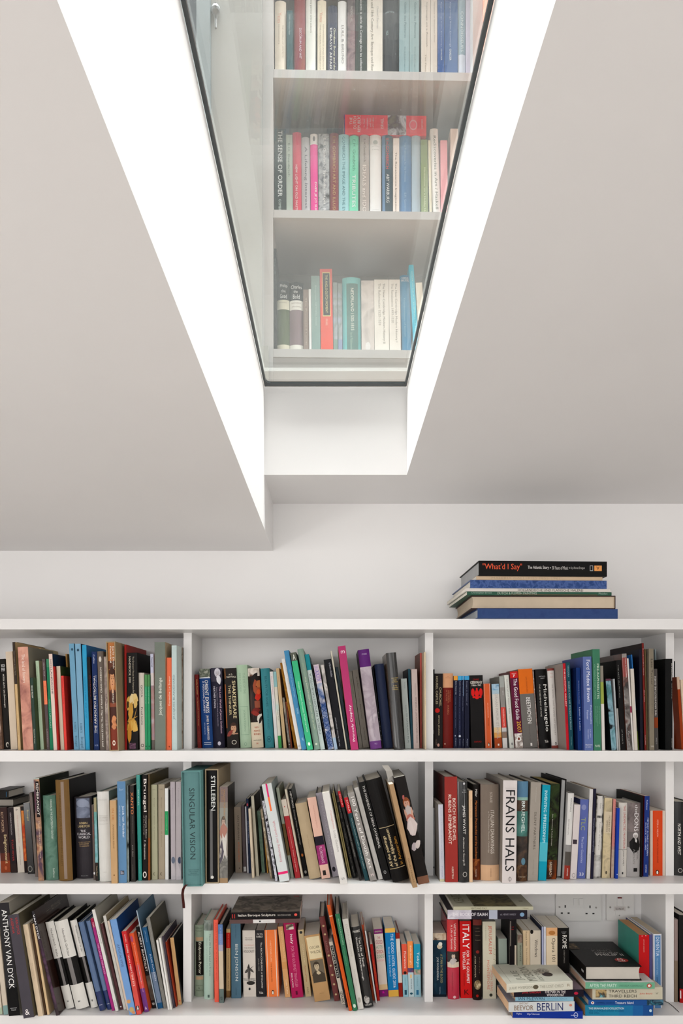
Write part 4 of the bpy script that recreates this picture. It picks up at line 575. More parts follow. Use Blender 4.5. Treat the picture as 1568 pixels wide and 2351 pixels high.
row(3, 'middle', (420, 2030), [
 ('old grey-green hardback with a black script label', 'h', '#838f7c', 178, 308, 175, 615, 1690, "r|.12 .98 .23 .7|#17140f;t|Endymion Porter|.24 .68 .38 .75|#e0dcc8;r|.12 .95 .17 .22|#b09070;r|.12 .95 .715 .76|#b09070;h|GERVAS|.035 .05 .1 .9|#4f5a48;h|HUXLEY|.075 .09 .1 .9|#4f5a48;h|CHATTO|.835 .85 .1 .9|#4f5a48;h|&|.865 .885 .4 .6|#4f5a48;h|WINDUS|.9 .92 .1 .9|#4f5a48", dict(dp=.15)),
 ('mint hardback with a torn grey head', 'h', '#a9c2b4', 314, 456, 308, 545, 1732, "b|0 .13|#5c6660+8a948c+3c4440@30;t|Now All Roads Lead to France|.18 .7 .58 .76|#6a7f76;t|The Last Years of Edward Thomas|.22 .66 .3 .42|#8fa89c;r|.4 .6 .94 .975|#4f625a", dict(dp=.15)),
 ('coral slim hardback', 'f', '#e8604c', 474, 540, 458, 535, 1768, "t|THEATRES OF ACHIEVEMENT|.03 .75 .45 .65|#c04434", dict(dp=.21)),
 ('slim hardback fading blue to cream', 'f', '#c9b8a0', 545, 622, 526, 605, 1784, "b|0 .12|#5a78a8;b|.12 .26|#7488b4;b|.26 .34|#a9a4b4;b|.82 1|#62706c;t|A SMALL FIRM|.04 .3 .4 .65|#93a6cc;h|YO|.92 .96 .25 .7|#222", dict(cc='#191516', dp=.21)),
 ('tan slim paperback with a red block', 'p', '#c9a573', 640, 712, 640, 672, 1702, "b|.055 .28|#c42018;t|Bob Gossen|.08 .26 .4 .65|#e07060;t|Een katholieke vroege AMID|.29 .87 .4 .65|#4a3320;b|.9 1|#5a3a20+a07848@40", dict(dp=.16)),
 ('slate blue paperback with thin pale capitals', 'p', '#4b6a7c', 726, 872, 718, 585, 1712, "t|IAN DONALDSON|.03 .2 .45 .55|#2f4a58;t|BEN JONSON|.28 .77 .35 .72|#c9d0cc;t|OXFORD|.86 .96 .45 .55|#2f4a58", dict(dp=.17, cc='#17222a')),
 ('white paperback with an engraved soldier', 'p', '#d0c8be', 906, 1098, 890, 695, 1657, "h|Bernard|.105 .12 .25 .75|#333;h|MEYNARD|.135 .15 .22 .78|#333;h|THE PEASANT|.215 .235 .1 .9|#d4a498;h|THE SPANISH|.255 .275 .1 .9|#8a847c;h|HOLOCAUST|.295 .335 .08 .92|#6e6862;L|.45 .585 .34 .12 88|#2f2b28;L|.3 .61 .2 .1 40|#4a4642;L|.66 .6 .26 .08 -35|#4a4642;L|.44 .65 .4 .08 86|#5a5652;L|.52 .66 .4 .07 82|#4a4642;e|.42 .07 .555 .014|#2f2b28;L|.6 .57 .3 .02 30|#333;r|0 .98 .72 .76|#8a8680+b9b4ac+55514c@60;e|.6 .32 .79 .03|#2b2826;e|.5 .08 .88 .02|#333", dict(dp=.14)),
 ('charcoal paperback with white capitals', 'p', '#262427', 1110, 1248, 1086, 695, 1648, "h|GLYN|.045 .07 .15 .8|#cfcac2;h|PARRY|.08 .11 .1 .85|#cfcac2;t|The ARCH-CONJUROR of ENGLAND|.18 .87 .48 .7|#d8d4cc;t|JOHN DEE|.42 .61 .2 .35|#9c9890;h|Yale|.92 .955 .25 .7|#e6e2da", dict(dp=.14)),
 ('orange paperback with broad white margins', 'p', '#ec7c40', 1256, 1446, 1218, 690, 1660, "r|0 .16 0 1|#e0d6c8;r|.82 1 0 1|#e4dacc;t|CHRISTOPHER CLARK|.16 .48 .4 .5|#f8c49c;t|THE SLEEPWALKERS|.5 .78 .4 .5|#9a4a20;e|.49 .1 .935 .036|#2a1a12;e|.49 .06 .94 .026|#efe8dc", dict(dp=.14)),
])
row(3, 'middle', (600, 2030), [
 ('tan slim paperback with a script word', 'p', '#cf9c68', 358, 438, 245, 640, 1702, "t|DISSOLUTION|.07 .44 .5 .75|#e0ba8c;t|Colm Toibin|.75 .95 .4 .65|#f0e0c4;b|.5 .6|#c89058", dict(dp=.15)),
 ('thick magenta paperback with white title', 'p', '#a81c52', 458, 632, 328, 580, 1712, "r|.2 .85 .03 .1|#c4a888+3a2c2c+e0d4c4@60;t|Italy|.16 .29 .4 .68|#f4e8ec;t|FOR THE GOURMET TRAVELLER|.32 .86 .42 .66|#d87a9c;t|FRED PLOTKIN|.67 .86 .16 .28|#f0dce4;r|.38 .55 .91 .96|#5a0c2c", dict(dp=.15)),
 ('slim olive-cream paperback', 'p', '#c0ac84', 662, 752, 545, 690, 1653, "t|CAMILLERI|.22 .5 .4 .62|#d9c9a4;t|Points of View|.54 .78 .4 .62|#b0603c;t|PAN|.86 .95 .4 .65|#6a5840;e|.5 .25 .04 .02|#333", dict(dp=.14)),
 ('thick tan paperback with an oval-faced sepia portrait', 'p', '#b48e60', 802, 1042, 640, 780, 1768, "r|.12 .93 .03 .36|#d9caa4;h|OSCAR|.17 .21 .22 .85|#5a4f3c;h|WILDE|.24 .28 .22 .88|#5a4f3c;r|.12 .93 .38 .72|#6a6050;r|.14 .91 .6 .715|#453c30;L|.5 .6 .4 .3 0|#453c30;F|.48 .475 .2 .06|#b9a98c #40362a;L|.54 .575 .12 .16 80|#c4b494;h|PENGUIN|.88 .89 .4 .65|#8a6c44", dict(dp=.15)),
 ('maroon paperback with small cream fleurs', 'h', '#6c3a38', 1096, 1182, 865, 495, 1762, "e|.5 .2 .11 .012|#b9a47c;e|.5 .2 .21 .012|#b9a47c;e|.5 .2 .46 .012|#b9a47c;e|.5 .2 .58 .012|#b9a47c;e|.5 .2 .69 .012|#b9a47c;e|.5 .2 .8 .012|#b9a47c;e|.5 .2 .92 .012|#b9a47c;T|LIGHT|.28 .42 .3 .6|#8f6560", dict(dp=.2, cc='#0f0b0a')),
 ('white slim paperback with black title block', 'p', '#cfc4b4', 1206, 1268, 1012, 870, 1808, "r|.15 .85 .06 .58|#1c1a18;t|FRANCES YATES|.08 .56 .3 .7|#d9d4cc;t|IZAAK|.8 .98 .2 .8|#1c1a18", dict(dp=.15)),
 ('thin black booklet', 'p', '#26242c', 1270, 1296, 1048, 760, 1855, '', dict(dp=.15)),
 ('tall orange hardback', 'h', '#c85420', 1316, 1368, 982, 320, 1905, "r|0 1 .1 .108|#f0d0b0;t|OLD TESTAMENT SALMON|.12 .36 .4 .65|#8a3814;t|PHAIDON|.83 .95 .35 .7|#7a3010", dict(dp=.23)),
 ('tall green slim hardback', 'h', '#32704f', 1376, 1446, 1105, 455, 1905, "t|RUSSIA'S LANDSCAPES|.05 .32 .4 .68|#9cc4a8;t|Christopher Ely|.34 .54 .4 .6|#6ea084;e|.5 .3 .95 .02|#c4d4c4", dict(dp=.23, cc='#151614')),
 ('tall white slim hardback lettered down', 'f', '#cbc7bf', 1450, 1538, 1212, 530, 1882, "t|DUTCH LANDSCAPE|.06 .42 .4 .72|#a9a49a;t|Charles Brown|.56 .74 .45 .62|#a9a49a;e|.5 .28 .9 .03|#a9a49a", dict(dp=.22, cc='#c4c0b8')),
])
row(3, 'middle', (760, 2030), [
 ('black hardback lettered in white script', 'h', '#0f0e0f', 500, 642, 295, 655, 1862, "h|HARRIS|.04 .07 .15 .9|#e6e2da;t|The Life of Sarah|.13 .5 .62 .82|#e6e2da;t|Duchess of Marlborough|.13 .66 .3 .5|#e6e2da;e|.42 .3 .9 .05|#6e6a66+b5b0aa+2c2a28@80;h|OXFORD|.955 .975 .1 .85|#d4d0c8", dict(rough=.2, dp=.17)),
 ('thin orange-red spine', 'p', '#c05030', 628, 662, 455, 612, 1748, "t|EXTRAORDINARY WOMAN|.12 .52 .35 .7|#e09070;b|.5 .65|#8a2c1c", dict(dp=.16)),
 ('thin white booklet beside red', 'p', '#dad8d6', 670, 692, 503, 700, 1788, '', dict(dp=.16)),
 ('thin red spine with orange print', 'p', '#a31c18', 694, 736, 583, 905, 1752, "T|THE OXFORD GERMAN ARTIST|.28 .75 .3 .65|#d96a2c", dict(dp=.14)),
 ('white guidebook with coloured capitals and purple ends', 'p', '#d4c8bc', 728, 862, 638, 680, 1673, "b|0 .07|#7a1f68;b|.82 .9|#d4b98c;b|.9 1|#7a2068;h|8TH EDITION|.025 .045 .12 .85|#cda;h|THE|.11 .145 .3 .65|#b0506c;h|GOOD|.165 .22 .1 .88|#a83a5c;h|HOTEL|.24 .29 .1 .9|#7d9a84;h|GUIDE|.31 .36 .1 .9|#b0343c;h|2005|.375 .43 .1 .9|#7a9a7c;h|EUROPE|.45 .48 .1 .9|#e0a0a4;h|&|.92 .95 .35 .6|#e0b", dict(dp=.14)),
 ('bright blue guidebook with yellow ends', 'p', '#0f74b0', 864, 1020, 804, 665, 1648, "b|0 .065|#dcae50;b|.905 1|#dcab48;t|THE GOOD HOTEL GUIDE 2006|.085 .87 .52 .78|#cfe2ee;t|Great Britain & Ireland|.27 .7 .22 .4|#a8cce4", dict(dp=.14)),
 ('white slim hardback with dark red ends', 'f', '#cfcac2', 1020, 1080, 968, 735, 1628, "b|0 .09|#8a1f14;b|.78 1|#8a1f14;t|William|.3 .45 .45 .6|#b0a8a0", dict(dp=.15, cc='#8a1f14')),
 ('small red and pale blue city guide', 'p', '#8fbcc8', 1082, 1162, 1055, 900, 1592, "b|0 .58|#d9543c;t|Florence|.14 .46 .4 .8|#f4e0d8;e|.5 .3 .545 .03|#2b1c1c;t|ROUGH GUIDE|.64 .78 .42 .58|#5a8a98;r|.3 .7 .87 .96|#1f4a5c", dict(dp=.12)),
 ('small orange and white city guide', 'p', '#b9ccd0', 1164, 1248, 1142, 858, 1578, "b|0 .48|#ee8c48;b|.48 .56|#3f4470+a03a3c@60;t|Edinburgh|.08 .42 .35 .72|#fbe0c4;t|ROUGH GUIDE|.68 .86 .45 .65|#2c3c48;e|.5 .25 .94 .02|#1f4a5c;r|.35 .65 .6 .66|#e8c080", dict(dp=.12)),
 ('small turquoise city guide', 'p', '#93b9c4', 1250, 1350, 1240, 900, 1592, "b|0 .48|#1f93b4;b|.48 .58|#5a8a70+c0a090+a84c44@60;t|Tokyo|.15 .44 .35 .8|#e8f4f6;t|GUIDEBOOK|.62 .8 .4 .54|#5a8a98;r|.3 .65 .87 .96|#2a6a90", dict(dp=.12)),
])
row(3, 'right', (980, 2030), [
 ('deep sea-blue paperback with a white ship', 'p', '#17394c+10293a+1f4a5c@20', 94, 296, 92, 735, 1690, "b|0 .11|#b59a80+d4c4ac+6a5040@50;b|.96 1|#0c1a26;e|.5 .2 .21 .04|#cfc0a4;e|.55 .15 .17 .03|#e8e4d8;t|A STAIN IN THE BLOOD|.33 .78 .55 .72|#a8a06c;t|JOE MOSHENSKA|.38 .74 .24 .42|#cdd4d4;t|WINDMILL|.84 .96 .48 .55|#9ab", dict(dp=.14)),
 ('glossy crimson hardback with a dark portrait band', 'h', '#b4203a', 318, 492, 302, 538, 1732, "b|0 .4|#c01c24;b|.4 .535|#1c1614;b|.535 .6|#cfc0ac;b|.6 1|#b4203c;F|.5 .455 .2 .04|#c9b4a0 #241a16;L|.48 .52 .34 .2 8|#b5aca8;t|WITHIN REASON|.045 .38 .55 .75|#f0dcd4;t|A Life of Spinoza|.06 .37 .25 .45|#e8ccc4;t|Margaret Gullan-Whur|.66 .9 .3 .45|#8a1428;e|.55 .13 .97 .018|#e0b4b8", dict(rough=.18, dp=.15)),
 ('bright red paperback with large white capitals', 'p', '#c81818', 508, 685, 490, 555, 1710, "t|ITALY|.045 .36 .25 .82|#f6f2ee;t|FOR THE GOURMET|.385 .81 .55 .78|#f6f2ee;t|TRAVELLER|.395 .63 .22 .45|#f6f2ee;t|FRED PLOTKIN|.68 .84 .28 .36|#7a0c0c;h|K|.89 .955 .32 .72|#3a0808", dict(dp=.15)),
 ('slim black hardback with a golden roundel', 'h', '#1a1210', 697, 828, 693, 535, 1742, "b|0 .07|#6a2a24;e|.5 .2 .4 .02|#7a2420;e|.5 .4 .81 .06|#a8946c+6a5436+d4c49c@60;h|I CAN|.1 .11 .2 .7|#6a5a48;h|NEVER|.14 .15 .2 .8|#6a5a48;h|DREAM|.19 .2 .2 .8|#6a5a48;h|TALES|.25 .26 .2 .85|#8a7a60;t|AYER POWER|.45 .72 .15 .3|#b5a48c;t|PRINT|.47 .68 .65 .75|#6a5a48;e|.45 .15 .945 .018|#a02018", dict(dp=.15)),
 ('cream paperback with thin red capitals and sprigs', 'p', '#cbc5b0', 842, 1040, 833, 562, 1722, "t|JERUSALEM|.05 .42 .4 .7|#c4614c;t|SIMON SEBAG|.62 .9 .58 .74|#cf8474;t|MONTEFIORE|.5 .88 .32 .5|#cf7a68;t|THE BIOGRAPHY|.05 .25 .2 .28|#a8a890;t|~/~/~/~|.3 .55 .78 .98|#94906a;e|.6 .12 .95 .02|#3a3a30", dict(dp=.17)),
 ('small grey-green book set far back', 'p', '#8f9a90', 1085, 1218, 1072, 820, 1700, "r|0 1 .1 .103|#5a5a50", dict(dp=.1)),
])
row(3, 'right', (1120, 2030), [
 ('black book with a torn white flap', 'p', '#161214', 322, 440, 322, 530, 1740, "r|.0 .95 .32 1|#cfc0ac;r|.0 .18 .02 .33|#b9aca0;h|red|.085 .1 .3 .6|#a01c20;h|list|.115 .13 .3 .6|#a01c20", dict(dp=.13)),
 ('short grey-green paperback with a dark picture head', 'p', '#8a8d7c', 444, 524, 440, 760, 1760, "b|0 .12|#3a2c26+a08878@60;t|BRONTE|.16 .4 .4 .7|#3f4238", dict(dp=.13)),
 ('cream slim paperback with black print', 'p', '#cdb592', 530, 634, 526, 695, 1745, "t|Francis A. Yates|.02 .22 .4 .6|#4a3f30;t|The Art of Memory|.25 .5 .4 .6|#6a5c48", dict(dp=.15)),
 ('cream paperback with a handwritten title', 'p', '#cbc0ae', 638, 798, 634, 695, 1745, "e|.15 .15 .02 .03|#17120f;t|Windows|.13 .38 .42 .72|#3f3a34", dict(dp=.15)),
 ('thin blue and white pamphlet', 'p', '#9fa4c0', 812, 842, 808, 640, 1752, '', dict(cc='#16203c', dp=.15)),
 ('white slim pamphlet', 'p', '#cfcfd8', 844, 874, 842, 640, 1752, '', dict(dp=.15)),
 ('peach and cream paperback with a serif title', 'p', '#ddcbae', 880, 1048, 876, 655, 1755, "b|0 .11|#dba878;e|.5 .3 .07 .03|#b0743c;t|Opera 101|.14 .46 .42 .8|#2c2620", dict(dp=.15)),
 ('black paperback with a white four-letter title', 'p', '#131110', 1050, 1222, 1048, 658, 1755, "h|A LITERARY|.05 .06 .3 .75|#aaa;h|GUIDE|.07 .08 .4 .65|#aaa;t|ROME|.1 .28 .4 .78|#e9e5dd;t|A LITERARY COMPANION|.3 .48 .5 .62|#8a857c", dict(dp=.15)),
])
row(3, 'right', (1328, 2030), [
 ('thick red-spined paperback with teal cover', 'p', '#b8161a', 908, 1066, 906, 762, 1850, "t|ARTHUR RANSOME|.06 .24 .42 .52|#e09a90;e|.3 .03 .015 .006|#eee;e|.65 .03 .01 .006|#eee", dict(cc='#3f8f80', pages='#b98c64', dp=.18)),
 ('violet slim paperback', 'p', '#4f4a78', 1068, 1116, 1066, 755, 1850, '', dict(dp=.2)),
 ('white and blue paperback with white capitals', 'p', '#c9ccd4', 1120, 1252, 1116, 748, 1860, "r|.15 .85 .02 1|#4f7dab;t|DEMENTIA|.04 .3 .3 .7|#cfdcec;t|THE ONE-STOP GUIDE|.32 .55 .35 .55|#8fb0d0;t|GRAHAM|.58 .7 .35 .55|#2c4a70", dict(dp=.2, pages='#b9ac98')),
])
row(3, 'far right', (1328, 2030), [
 ('brownish slim spine past the upright', 'p', '#8f7d78', 1440, 1502, 1440, 530, 1768, "b|.5 1|#7a6a58", dict(dp=.17)),
 ('black spine with a scarlet foot', 'h', '#121212', 1504, 1680, 1490, 470, 1788, "b|.84 1|#a81414;r|.03 .12 .86 .95|#ddd", dict(dp=.17)),
])

# ------------------------------------------------------------------ upstairs books, seen through the glass (their colours are read through the pane)
UD, UYAW = 2.04, math.radians(1.1)
UR = Matrix.Translation((0, UD, 0)) @ Matrix.Rotation(UYAW, 4, 'Z') @ Matrix.Translation((0, -UD, 0))
def upt(px, py, y):
    """pixel -> point (x, y, z) in the upstairs bookcase's own turned frame, on its plane at distance y"""
    o = UR.inverted() @ Vector((0, 0, Z0)); d = UR.inverted().to_3x3() @ Vector(((px-VX)/F, 1, (VY-py)/F))
    t = (y-o.y)/d.y; return o+d*t
UZ = {1: upt(850, 163, UD).z, 2: upt(850, 484.5, UD).z, 3: upt(850, 803, UD).z}
UB = {1: 163, 2: 484.5, 3: 803}
def urow(shelf, crop, s, lst):
    cx, cy = crop
    for it in lst:
        d, kind, col, x0, x1, x2, y2 = it[:7]; marks = it[7] if len(it) > 7 else ''; o = it[8] if len(it) > 8 else {}
        y = UD+o.get('set', .035); zs = UZ[shelf]
        a = upt(cx+x0/s, UB[shelf], y); b = upt(cx+x1/s, UB[shelf], y); t = upt(cx+x2/s, cy+y2/s, y)
        sl = (t.x-a.x)/(t.z-a.z); xb = a.x-sl*(a.z-zs); th = math.atan(sl); h = math.hypot(t.x-xb, t.z-zs)
        BOOKS.append(dict(d=d, kind=kind, col=col, marks=marks, o=o, shelf=shelf+10, bay='up', x=xb, y=y, z=zs, w=max(.004, (b.x-a.x)*math.cos(th)), h=h, th=th, yaw=0, haze=True))
urow(1, (400, 0), 3.92, [
 ('cream hardback with rose lettering', 'h', '#cfc8bc', 905, 1005, 905, 5, "t|Yates|.15 .28 .25 .6|#cfa898;t|THE WORLD OF HERMETIC|.3 .72 .65 .8|#a8a298;t|RENAISSANCE|.3 .55 .3 .42|#a8a298"),
 ('dark teal slim spine', 'p', '#5c6d70', 1012, 1066, 1012, 95, "t|COSIMO A Renaissance Master|.05 .35 .35 .6|#aab8ba"),
 ('maroon hardback', 'h', '#8d4a5a', 1080, 1180, 1080, -60, "t|DECORUM AND WIT|.4 .75 .45 .65|#d4c0c8"),
 ('white hardback with slanted grey title', 'h', '#cdd0cc', 1184, 1272, 1186, -60, "t|Many painter entre auteurs|.05 .45 .4 .62|#8a8a84;e|.5 .22 .93 .035|#55524e"),
 ('cream slim hardback', 'h', '#cfc8b8', 1288, 1366, 1290, 0, "t|Yates|.15 .27 .25 .6|#cfa898;t|RENAISSANCE AND REFORM|.3 .85 .6 .75|#a8a298;t|THE ITALIAN CONTRIBUTION|.3 .88 .25 .4|#a8a298"),
 ('dark slate hardback with white lettering', 'h', '#4f5a66', 1382, 1466, 1384, 48, "t|Giordano Bruno and the|.3 .85 .6 .82|#d4d0b8;t|EMBASSY AFFAIR|.3 .85 .2 .45|#d8d8d4"),
 ('white hardback with italic title', 'h', '#cdd2d4', 1474, 1552, 1474, 8, "t|LULL & BRUNO|.3 .78 .4 .68|#96989a"),
])
urow(1, (780, 0), 3.92, [
 ('dark brown marbled spine', 'p', '#6d6a6a+8a8080+565656@16', 68, 138, 68, -20, "t|PHOENIX HILL|.1 .3 .4 .7|#aaa8a4"),
 ('dark green paperback with white title', 'p', '#4c5f5c', 142, 242, 142, -60, "t|Seicento le siecle de Caravage dans les collections|.05 .92 .35 .62|#dfe3de"),
 ('wide ivory paperback', 'p', '#cac7bf', 246, 386, 246, -60, "t|Art and 18th Century Art: Baroque and Rococo|.02 .95 .2 .42|#8a8a84;t|Daniel Ferrier|.15 .4 .62 .75|#aaa"),
 ('broad dark slate hardback', 'h', '#46555d', 390, 524, 392, -60, "h|SAINT PETER|.2 .22 .15 .75|#a8b4b8;t|NGA|.42 .47 .2 .35|#9aa"),
 ('grey-blue paperback, first of a pair', 'p', '#8fa2a6', 536, 624, 538, -60, "t|Galerie des Peintures|.1 .5 .5 .7|#6d8084;t|Catalogue|.6 .9 .5 .62|#6d8084"),
 ('grey-blue paperback, second of a pair', 'p', '#90a2a4', 628, 714, 628, -60, "t|Galerie des Peintures|.1 .5 .5 .7|#6d8084;t|Catalogue|.6 .9 .5 .62|#6d8084"),
 ('beige paperback, first of a pair', 'p', '#c0bab2', 734, 816, 735, -60, "t|Caravage en a Romish|.1 .6 .5 .7|#8f8a84;t|The Peace|.68 .9 .4 .55|#8f8a84"),
 ('beige paperback, second of a pair', 'p', '#bfbbb4', 818, 878, 818, -60, "t|Veronese an Spectacular Times|.1 .55 .45 .65|#8f8a84"),
 ('indigo slim paperback', 'p', '#5a6c94', 882, 943, 880, -60, "t|Engravings from Drawings|.1 .6 .45 .62|#a8b4d0;t|CHALDER|.62 .75 .45 .65|#c0c8dc"),
 ('indigo wide paperback', 'p', '#5c6d92', 946, 1062, 946, -60, "t|Engravings from Drawings|.1 .6 .35 .48|#a8b4d0;t|CHALDER|.62 .75 .35 .5|#c0c8dc"),
 ('pale steel hardback under the pane reflection', 'h', '#8898a2', 1066, 1132, 1066, -60, "t|CONNOISSEURS|.2 .65 .35 .7|#b9c4c8;b|.68 1|#b4b9c4"),
 ('lilac slim spine under the reflection', 'p', '#b4aebc', 1136, 1182, 1136, -60),
])
urow(2, (560, 240), 5.2267, [
 ('dark grey paperback with white capitals', 'p', '#55605f', 368, 506, 368, 292, "t|THE SENSE OF ORDER|.02 .76 .3 .68|#ccd2cf;r|.0 1 .775 .78|#8a9492;t|GOMBRICH|.79 .98 .35 .58|#aab4b0"),
 ('grey-green slim hardback', 'f', '#a0aaa2', 508, 586, 504, 365, "t|E.H. Gombrich|.1 .5 .3 .6|#78847c"),
 ('rose red hardback', 'h', '#b85a68', 588, 692, 582, 330, "t|NEW LIGHT ON OLD MASTERS|.38 .96 .3 .55|#e8c8c8"),
 ('silver hardback with slanted title', 'h', '#a7a7aa', 696, 796, 688, 390, "t|A Lifelong Interest|.12 .88 .3 .7|#74747a"),
 ('hot pink paperback with a white head', 'h', '#e05a94', 802, 892, 795, 350, "b|0 .125|#dce0dc;e|.5 .18 .06 .03|#888;t|DVER JE JO SLIKAR|.57 .99 .5 .8|#f4dce6"),
 ('black and white speckled paperback', 'p', '#6e7074+a5a7aa+55575c@40', 898, 1026, 892, 352, "t|E.H. Gombrich Symbolic Images|.05 .83 .4 .7|#dfe2e0;t|Phaidon|.88 .99 .4 .65|#d0d4d0"),
 ('red-brown hardback with gold capitals', 'h', '#845a5a', 1030, 1136, 1028, 340, "t|E.H. GOMBRICH ART AND ILLUSION|.04 .99 .35 .65|#b09a74"),
 ('sky blue hardback', 'h', '#96bac0', 1138, 1262, 1138, 355, "t|GOMBRICH THE IMAGE AND THE EYE|.03 .94 .35 .62|#5f8088"),
 ('aqua green hardback', 'h', '#7dbfa6', 1262, 1372, 1268, 370, "t|E.H. Gombrich|.05 .42 .35 .65|#4a8c78;t|TRIBUTES|.47 .86 .3 .68|#c4e0d0"),
 ('warm grey hardback', 'h', '#a49e9a', 1392, 1502, 1392, 362, "t|E.H.Gombrich|.05 .32 .4 .65|#78726e;t|IDEALS and IDOLS|.36 .99 .3 .68|#ccc6c2"),
])
urow(2, (820, 240), 5.2267, [
 ('white hardback with a small crest', 'h', '#d4d8d4', 152, 290, 150, 362, "e|.5 .2 .09 .025|#a4a8a4;h|GOMBRICH|.13 .14 .2 .85|#9a9e9a;h|A PRIMER|.17 .18 .2 .85|#9a9e9a;h|LONDON|.88 .89 .2 .8|#aaa"),
 ('black and blue hardback with red and white letters', 'h', '#56646a', 304, 432, 300, 367, "r|0 .25 0 1|#7488a0;t|E.H.GOMBRICH|.04 .4 .35 .62|#c04a5c;t|ABY WARBURG|.46 .8 .38 .66|#dfe4e2"),
 ('ivory paperback with black title', 'p', '#cfc6c0', 430, 506, 430, 403, "t|The Renaissance Imagination|.17 .9 .25 .6|#77706c"),
 ('denim blue hardback', 'h', '#6f87a4', 508, 652, 508, 373, "t|The Preference for the Primitive|.08 .55 .4 .55|#98acc0;t|E.H. Gombrich|.68 .92 .4 .56|#98acc0"),
 ('pale steel blue hardback', 'h', '#a0adb6', 656, 764, 656, 372),
 ('moss green slim hardback', 'f', '#8a9678', 768, 850, 762, 420, "t|Meditations on a Hobby Horse|.35 .98 .35 .65|#c4ccac"),
 ('pair of loose cream sheets', 'p', '#c9c6b4', 868, 900, 850, 428),
 ('white hardback with a large italic title', 'h', '#d0d4ce', 904, 1004, 870, 288, "t|Rediscoveries in Art / Haskell|.08 .88 .35 .72|#7f847f"),
 ('coral slim paperback under the reflection', 'p', '#d89aa0', 1008, 1090, 998, 430),
 ('cream slim paperback under the reflection', 'p', '#d8c4bc', 1120, 1215, 1118, 290),
])
urow(3, (560, 560), 6.0308, [
 ('tall dark grey booklet', 'p', '#4c5354', 415, 452, 413, 65, "t|Burgundy|.1 .25 .3 .6|#8a9494", dict(set=.02)),
 ('black and olive hardback with script title', 'h', '#6e7366', 455, 632, 450, 518, "b|0 .25|#555b5b;b|.25 .38|#c0beb0;b|.86 .92|#c0bcac;b|.92 1|#555b5b;h|Philip|.04 .09 .25 .85|#dcdcd4;h|the|.11 .15 .35 .7|#dcdcd4;h|Good|.17 .23 .25 .8|#dcdcd4;h|RICHARD|.28 .295 .2 .8|#8f8c84;e|.5 .25 .97 .02|#d0d0c8"),
 ('black and mauve hardback with script title', 'h', '#8a7f82', 634, 820, 632, 528, "b|0 .25|#4f585c;b|.25 .38|#cfcfca;b|.86 .92|#c9c8c2;b|.92 1|#555b5b;h|Charles|.04 .09 .1 .9|#dcdcd4;h|the|.11 .15 .3 .6|#dcdcd4;h|Bold|.17 .23 .25 .75|#dcdcd4;h|RICHARD|.28 .295 .15 .85|#8f8c84;h|VAUGHAN|.33 .345 .15 .85|#8f8c84;e|.5 .2 .97 .02|#d0d0c8"),
 ('brown slim hardback', 'f', '#8f8580', 824, 900, 820, 635, "t|The Promised Lands|.12 .85 .45 .65|#b9b0a8"),
 ('thin white booklet', 'p', '#d9e2da', 902, 938, 893, 628),
 ('sage grey hardback', 'f', '#8b9c99', 938, 1060, 928, 443, "t|Burgundian NETHERLANDS|.12 .63 .4 .6|#aab8b4"),
 ('coral red hardback with a black label', 'f', '#cc7068', 1064, 1236, 1048, 348, "r|.2 .82 .04 .55|#d4c490;r|.24 .78 .05 .54|#5a5854;t|THE ANGLO-DUTCH MOMENT|.07 .51 .42 .62|#c9c094;t|ISRAEL|.58 .66 .42 .6|#e0b0a0"),
 ('slim pale blue picture spine, first of a pair', 'p', '#9aa0aa+8c9290+b4b8c4@14', 1240, 1300, 1232, 535, "b|.78 1|#84948e"),
 ('slim pale blue picture spine, second of a pair', 'p', '#9ea4b0+8c9290+b4b8c4@14', 1306, 1364, 1298, 548, "b|.78 1|#8c94a8"),
 ('turquoise hardback with a green label', 'h', '#7fb4b4', 1372, 1624, 1362, 460, "r|.22 .85 .08 .97|#6f8480;t|NEDERLAND 1500-1815|.14 .68 .45 .62|#d0d8c8;t|Van de Middeleeuwen|.7 .92 .4 .55|#98aca4"),
])
urow(3, (760, 560), 6.0308, [
 ('grey photographic paperback with a swan', 'p', '#aaa5a2+c0bab6+94908e@10', 424, 600, 416, 508, "t|The First Modern Economy|.2 .68 .5 .66|#c4c0bc;e|.5 .2 .88 .06|#c8c6c4"),
 ('white paperback lettered in two grey lines, wider', 'p', '#cfccc6', 604, 808, 594, 495, "t|The New Cambridge Modern History II|.05 .84 .55 .74|#85827d;t|The Reformation 1520-1559|.05 .6 .28 .45|#9a9792"),
 ('white paperback lettered in two grey lines, narrower', 'p', '#cecbc5', 812, 972, 798, 495, "t|The New Cambridge Modern History I|.05 .82 .5 .72|#85827d;t|The Renaissance 1493-1520|.05 .57 .2 .4|#9a9792"),
 ('steel blue paperback with white name', 'h', '#5c84a0', 984, 1132, 952, 432, "h|CHARLES|.025 .05 .1 .9|#dce8ec;h|WILSON|.055 .08 .1 .9|#dce8ec;t|Transformation of Europe|.28 .76 .25 .45|#88a8b8"),
 ('tall bright cyan paperback', 'p', '#5cb0c8', 1140, 1215, 1068, 293, "t|COLONIAL IMPERIALISM|.07 .76 .45 .65|#98d0dc"),
 ('ivory paperback leaning at the pane edge', 'p', '#cfccc0', 1225, 1315, 1172, 538),
])
for it in [('black book standing behind the red-brown and sky blue books', 'f', '#3f494b', 995, 1185, 995, 235, '', dict(set=.175, dp=.06))]:
    n0 = len(BOOKS); urow(2, (560, 240), 5.2267, [it]); BOOKS[n0]['bay'] = 'behind'

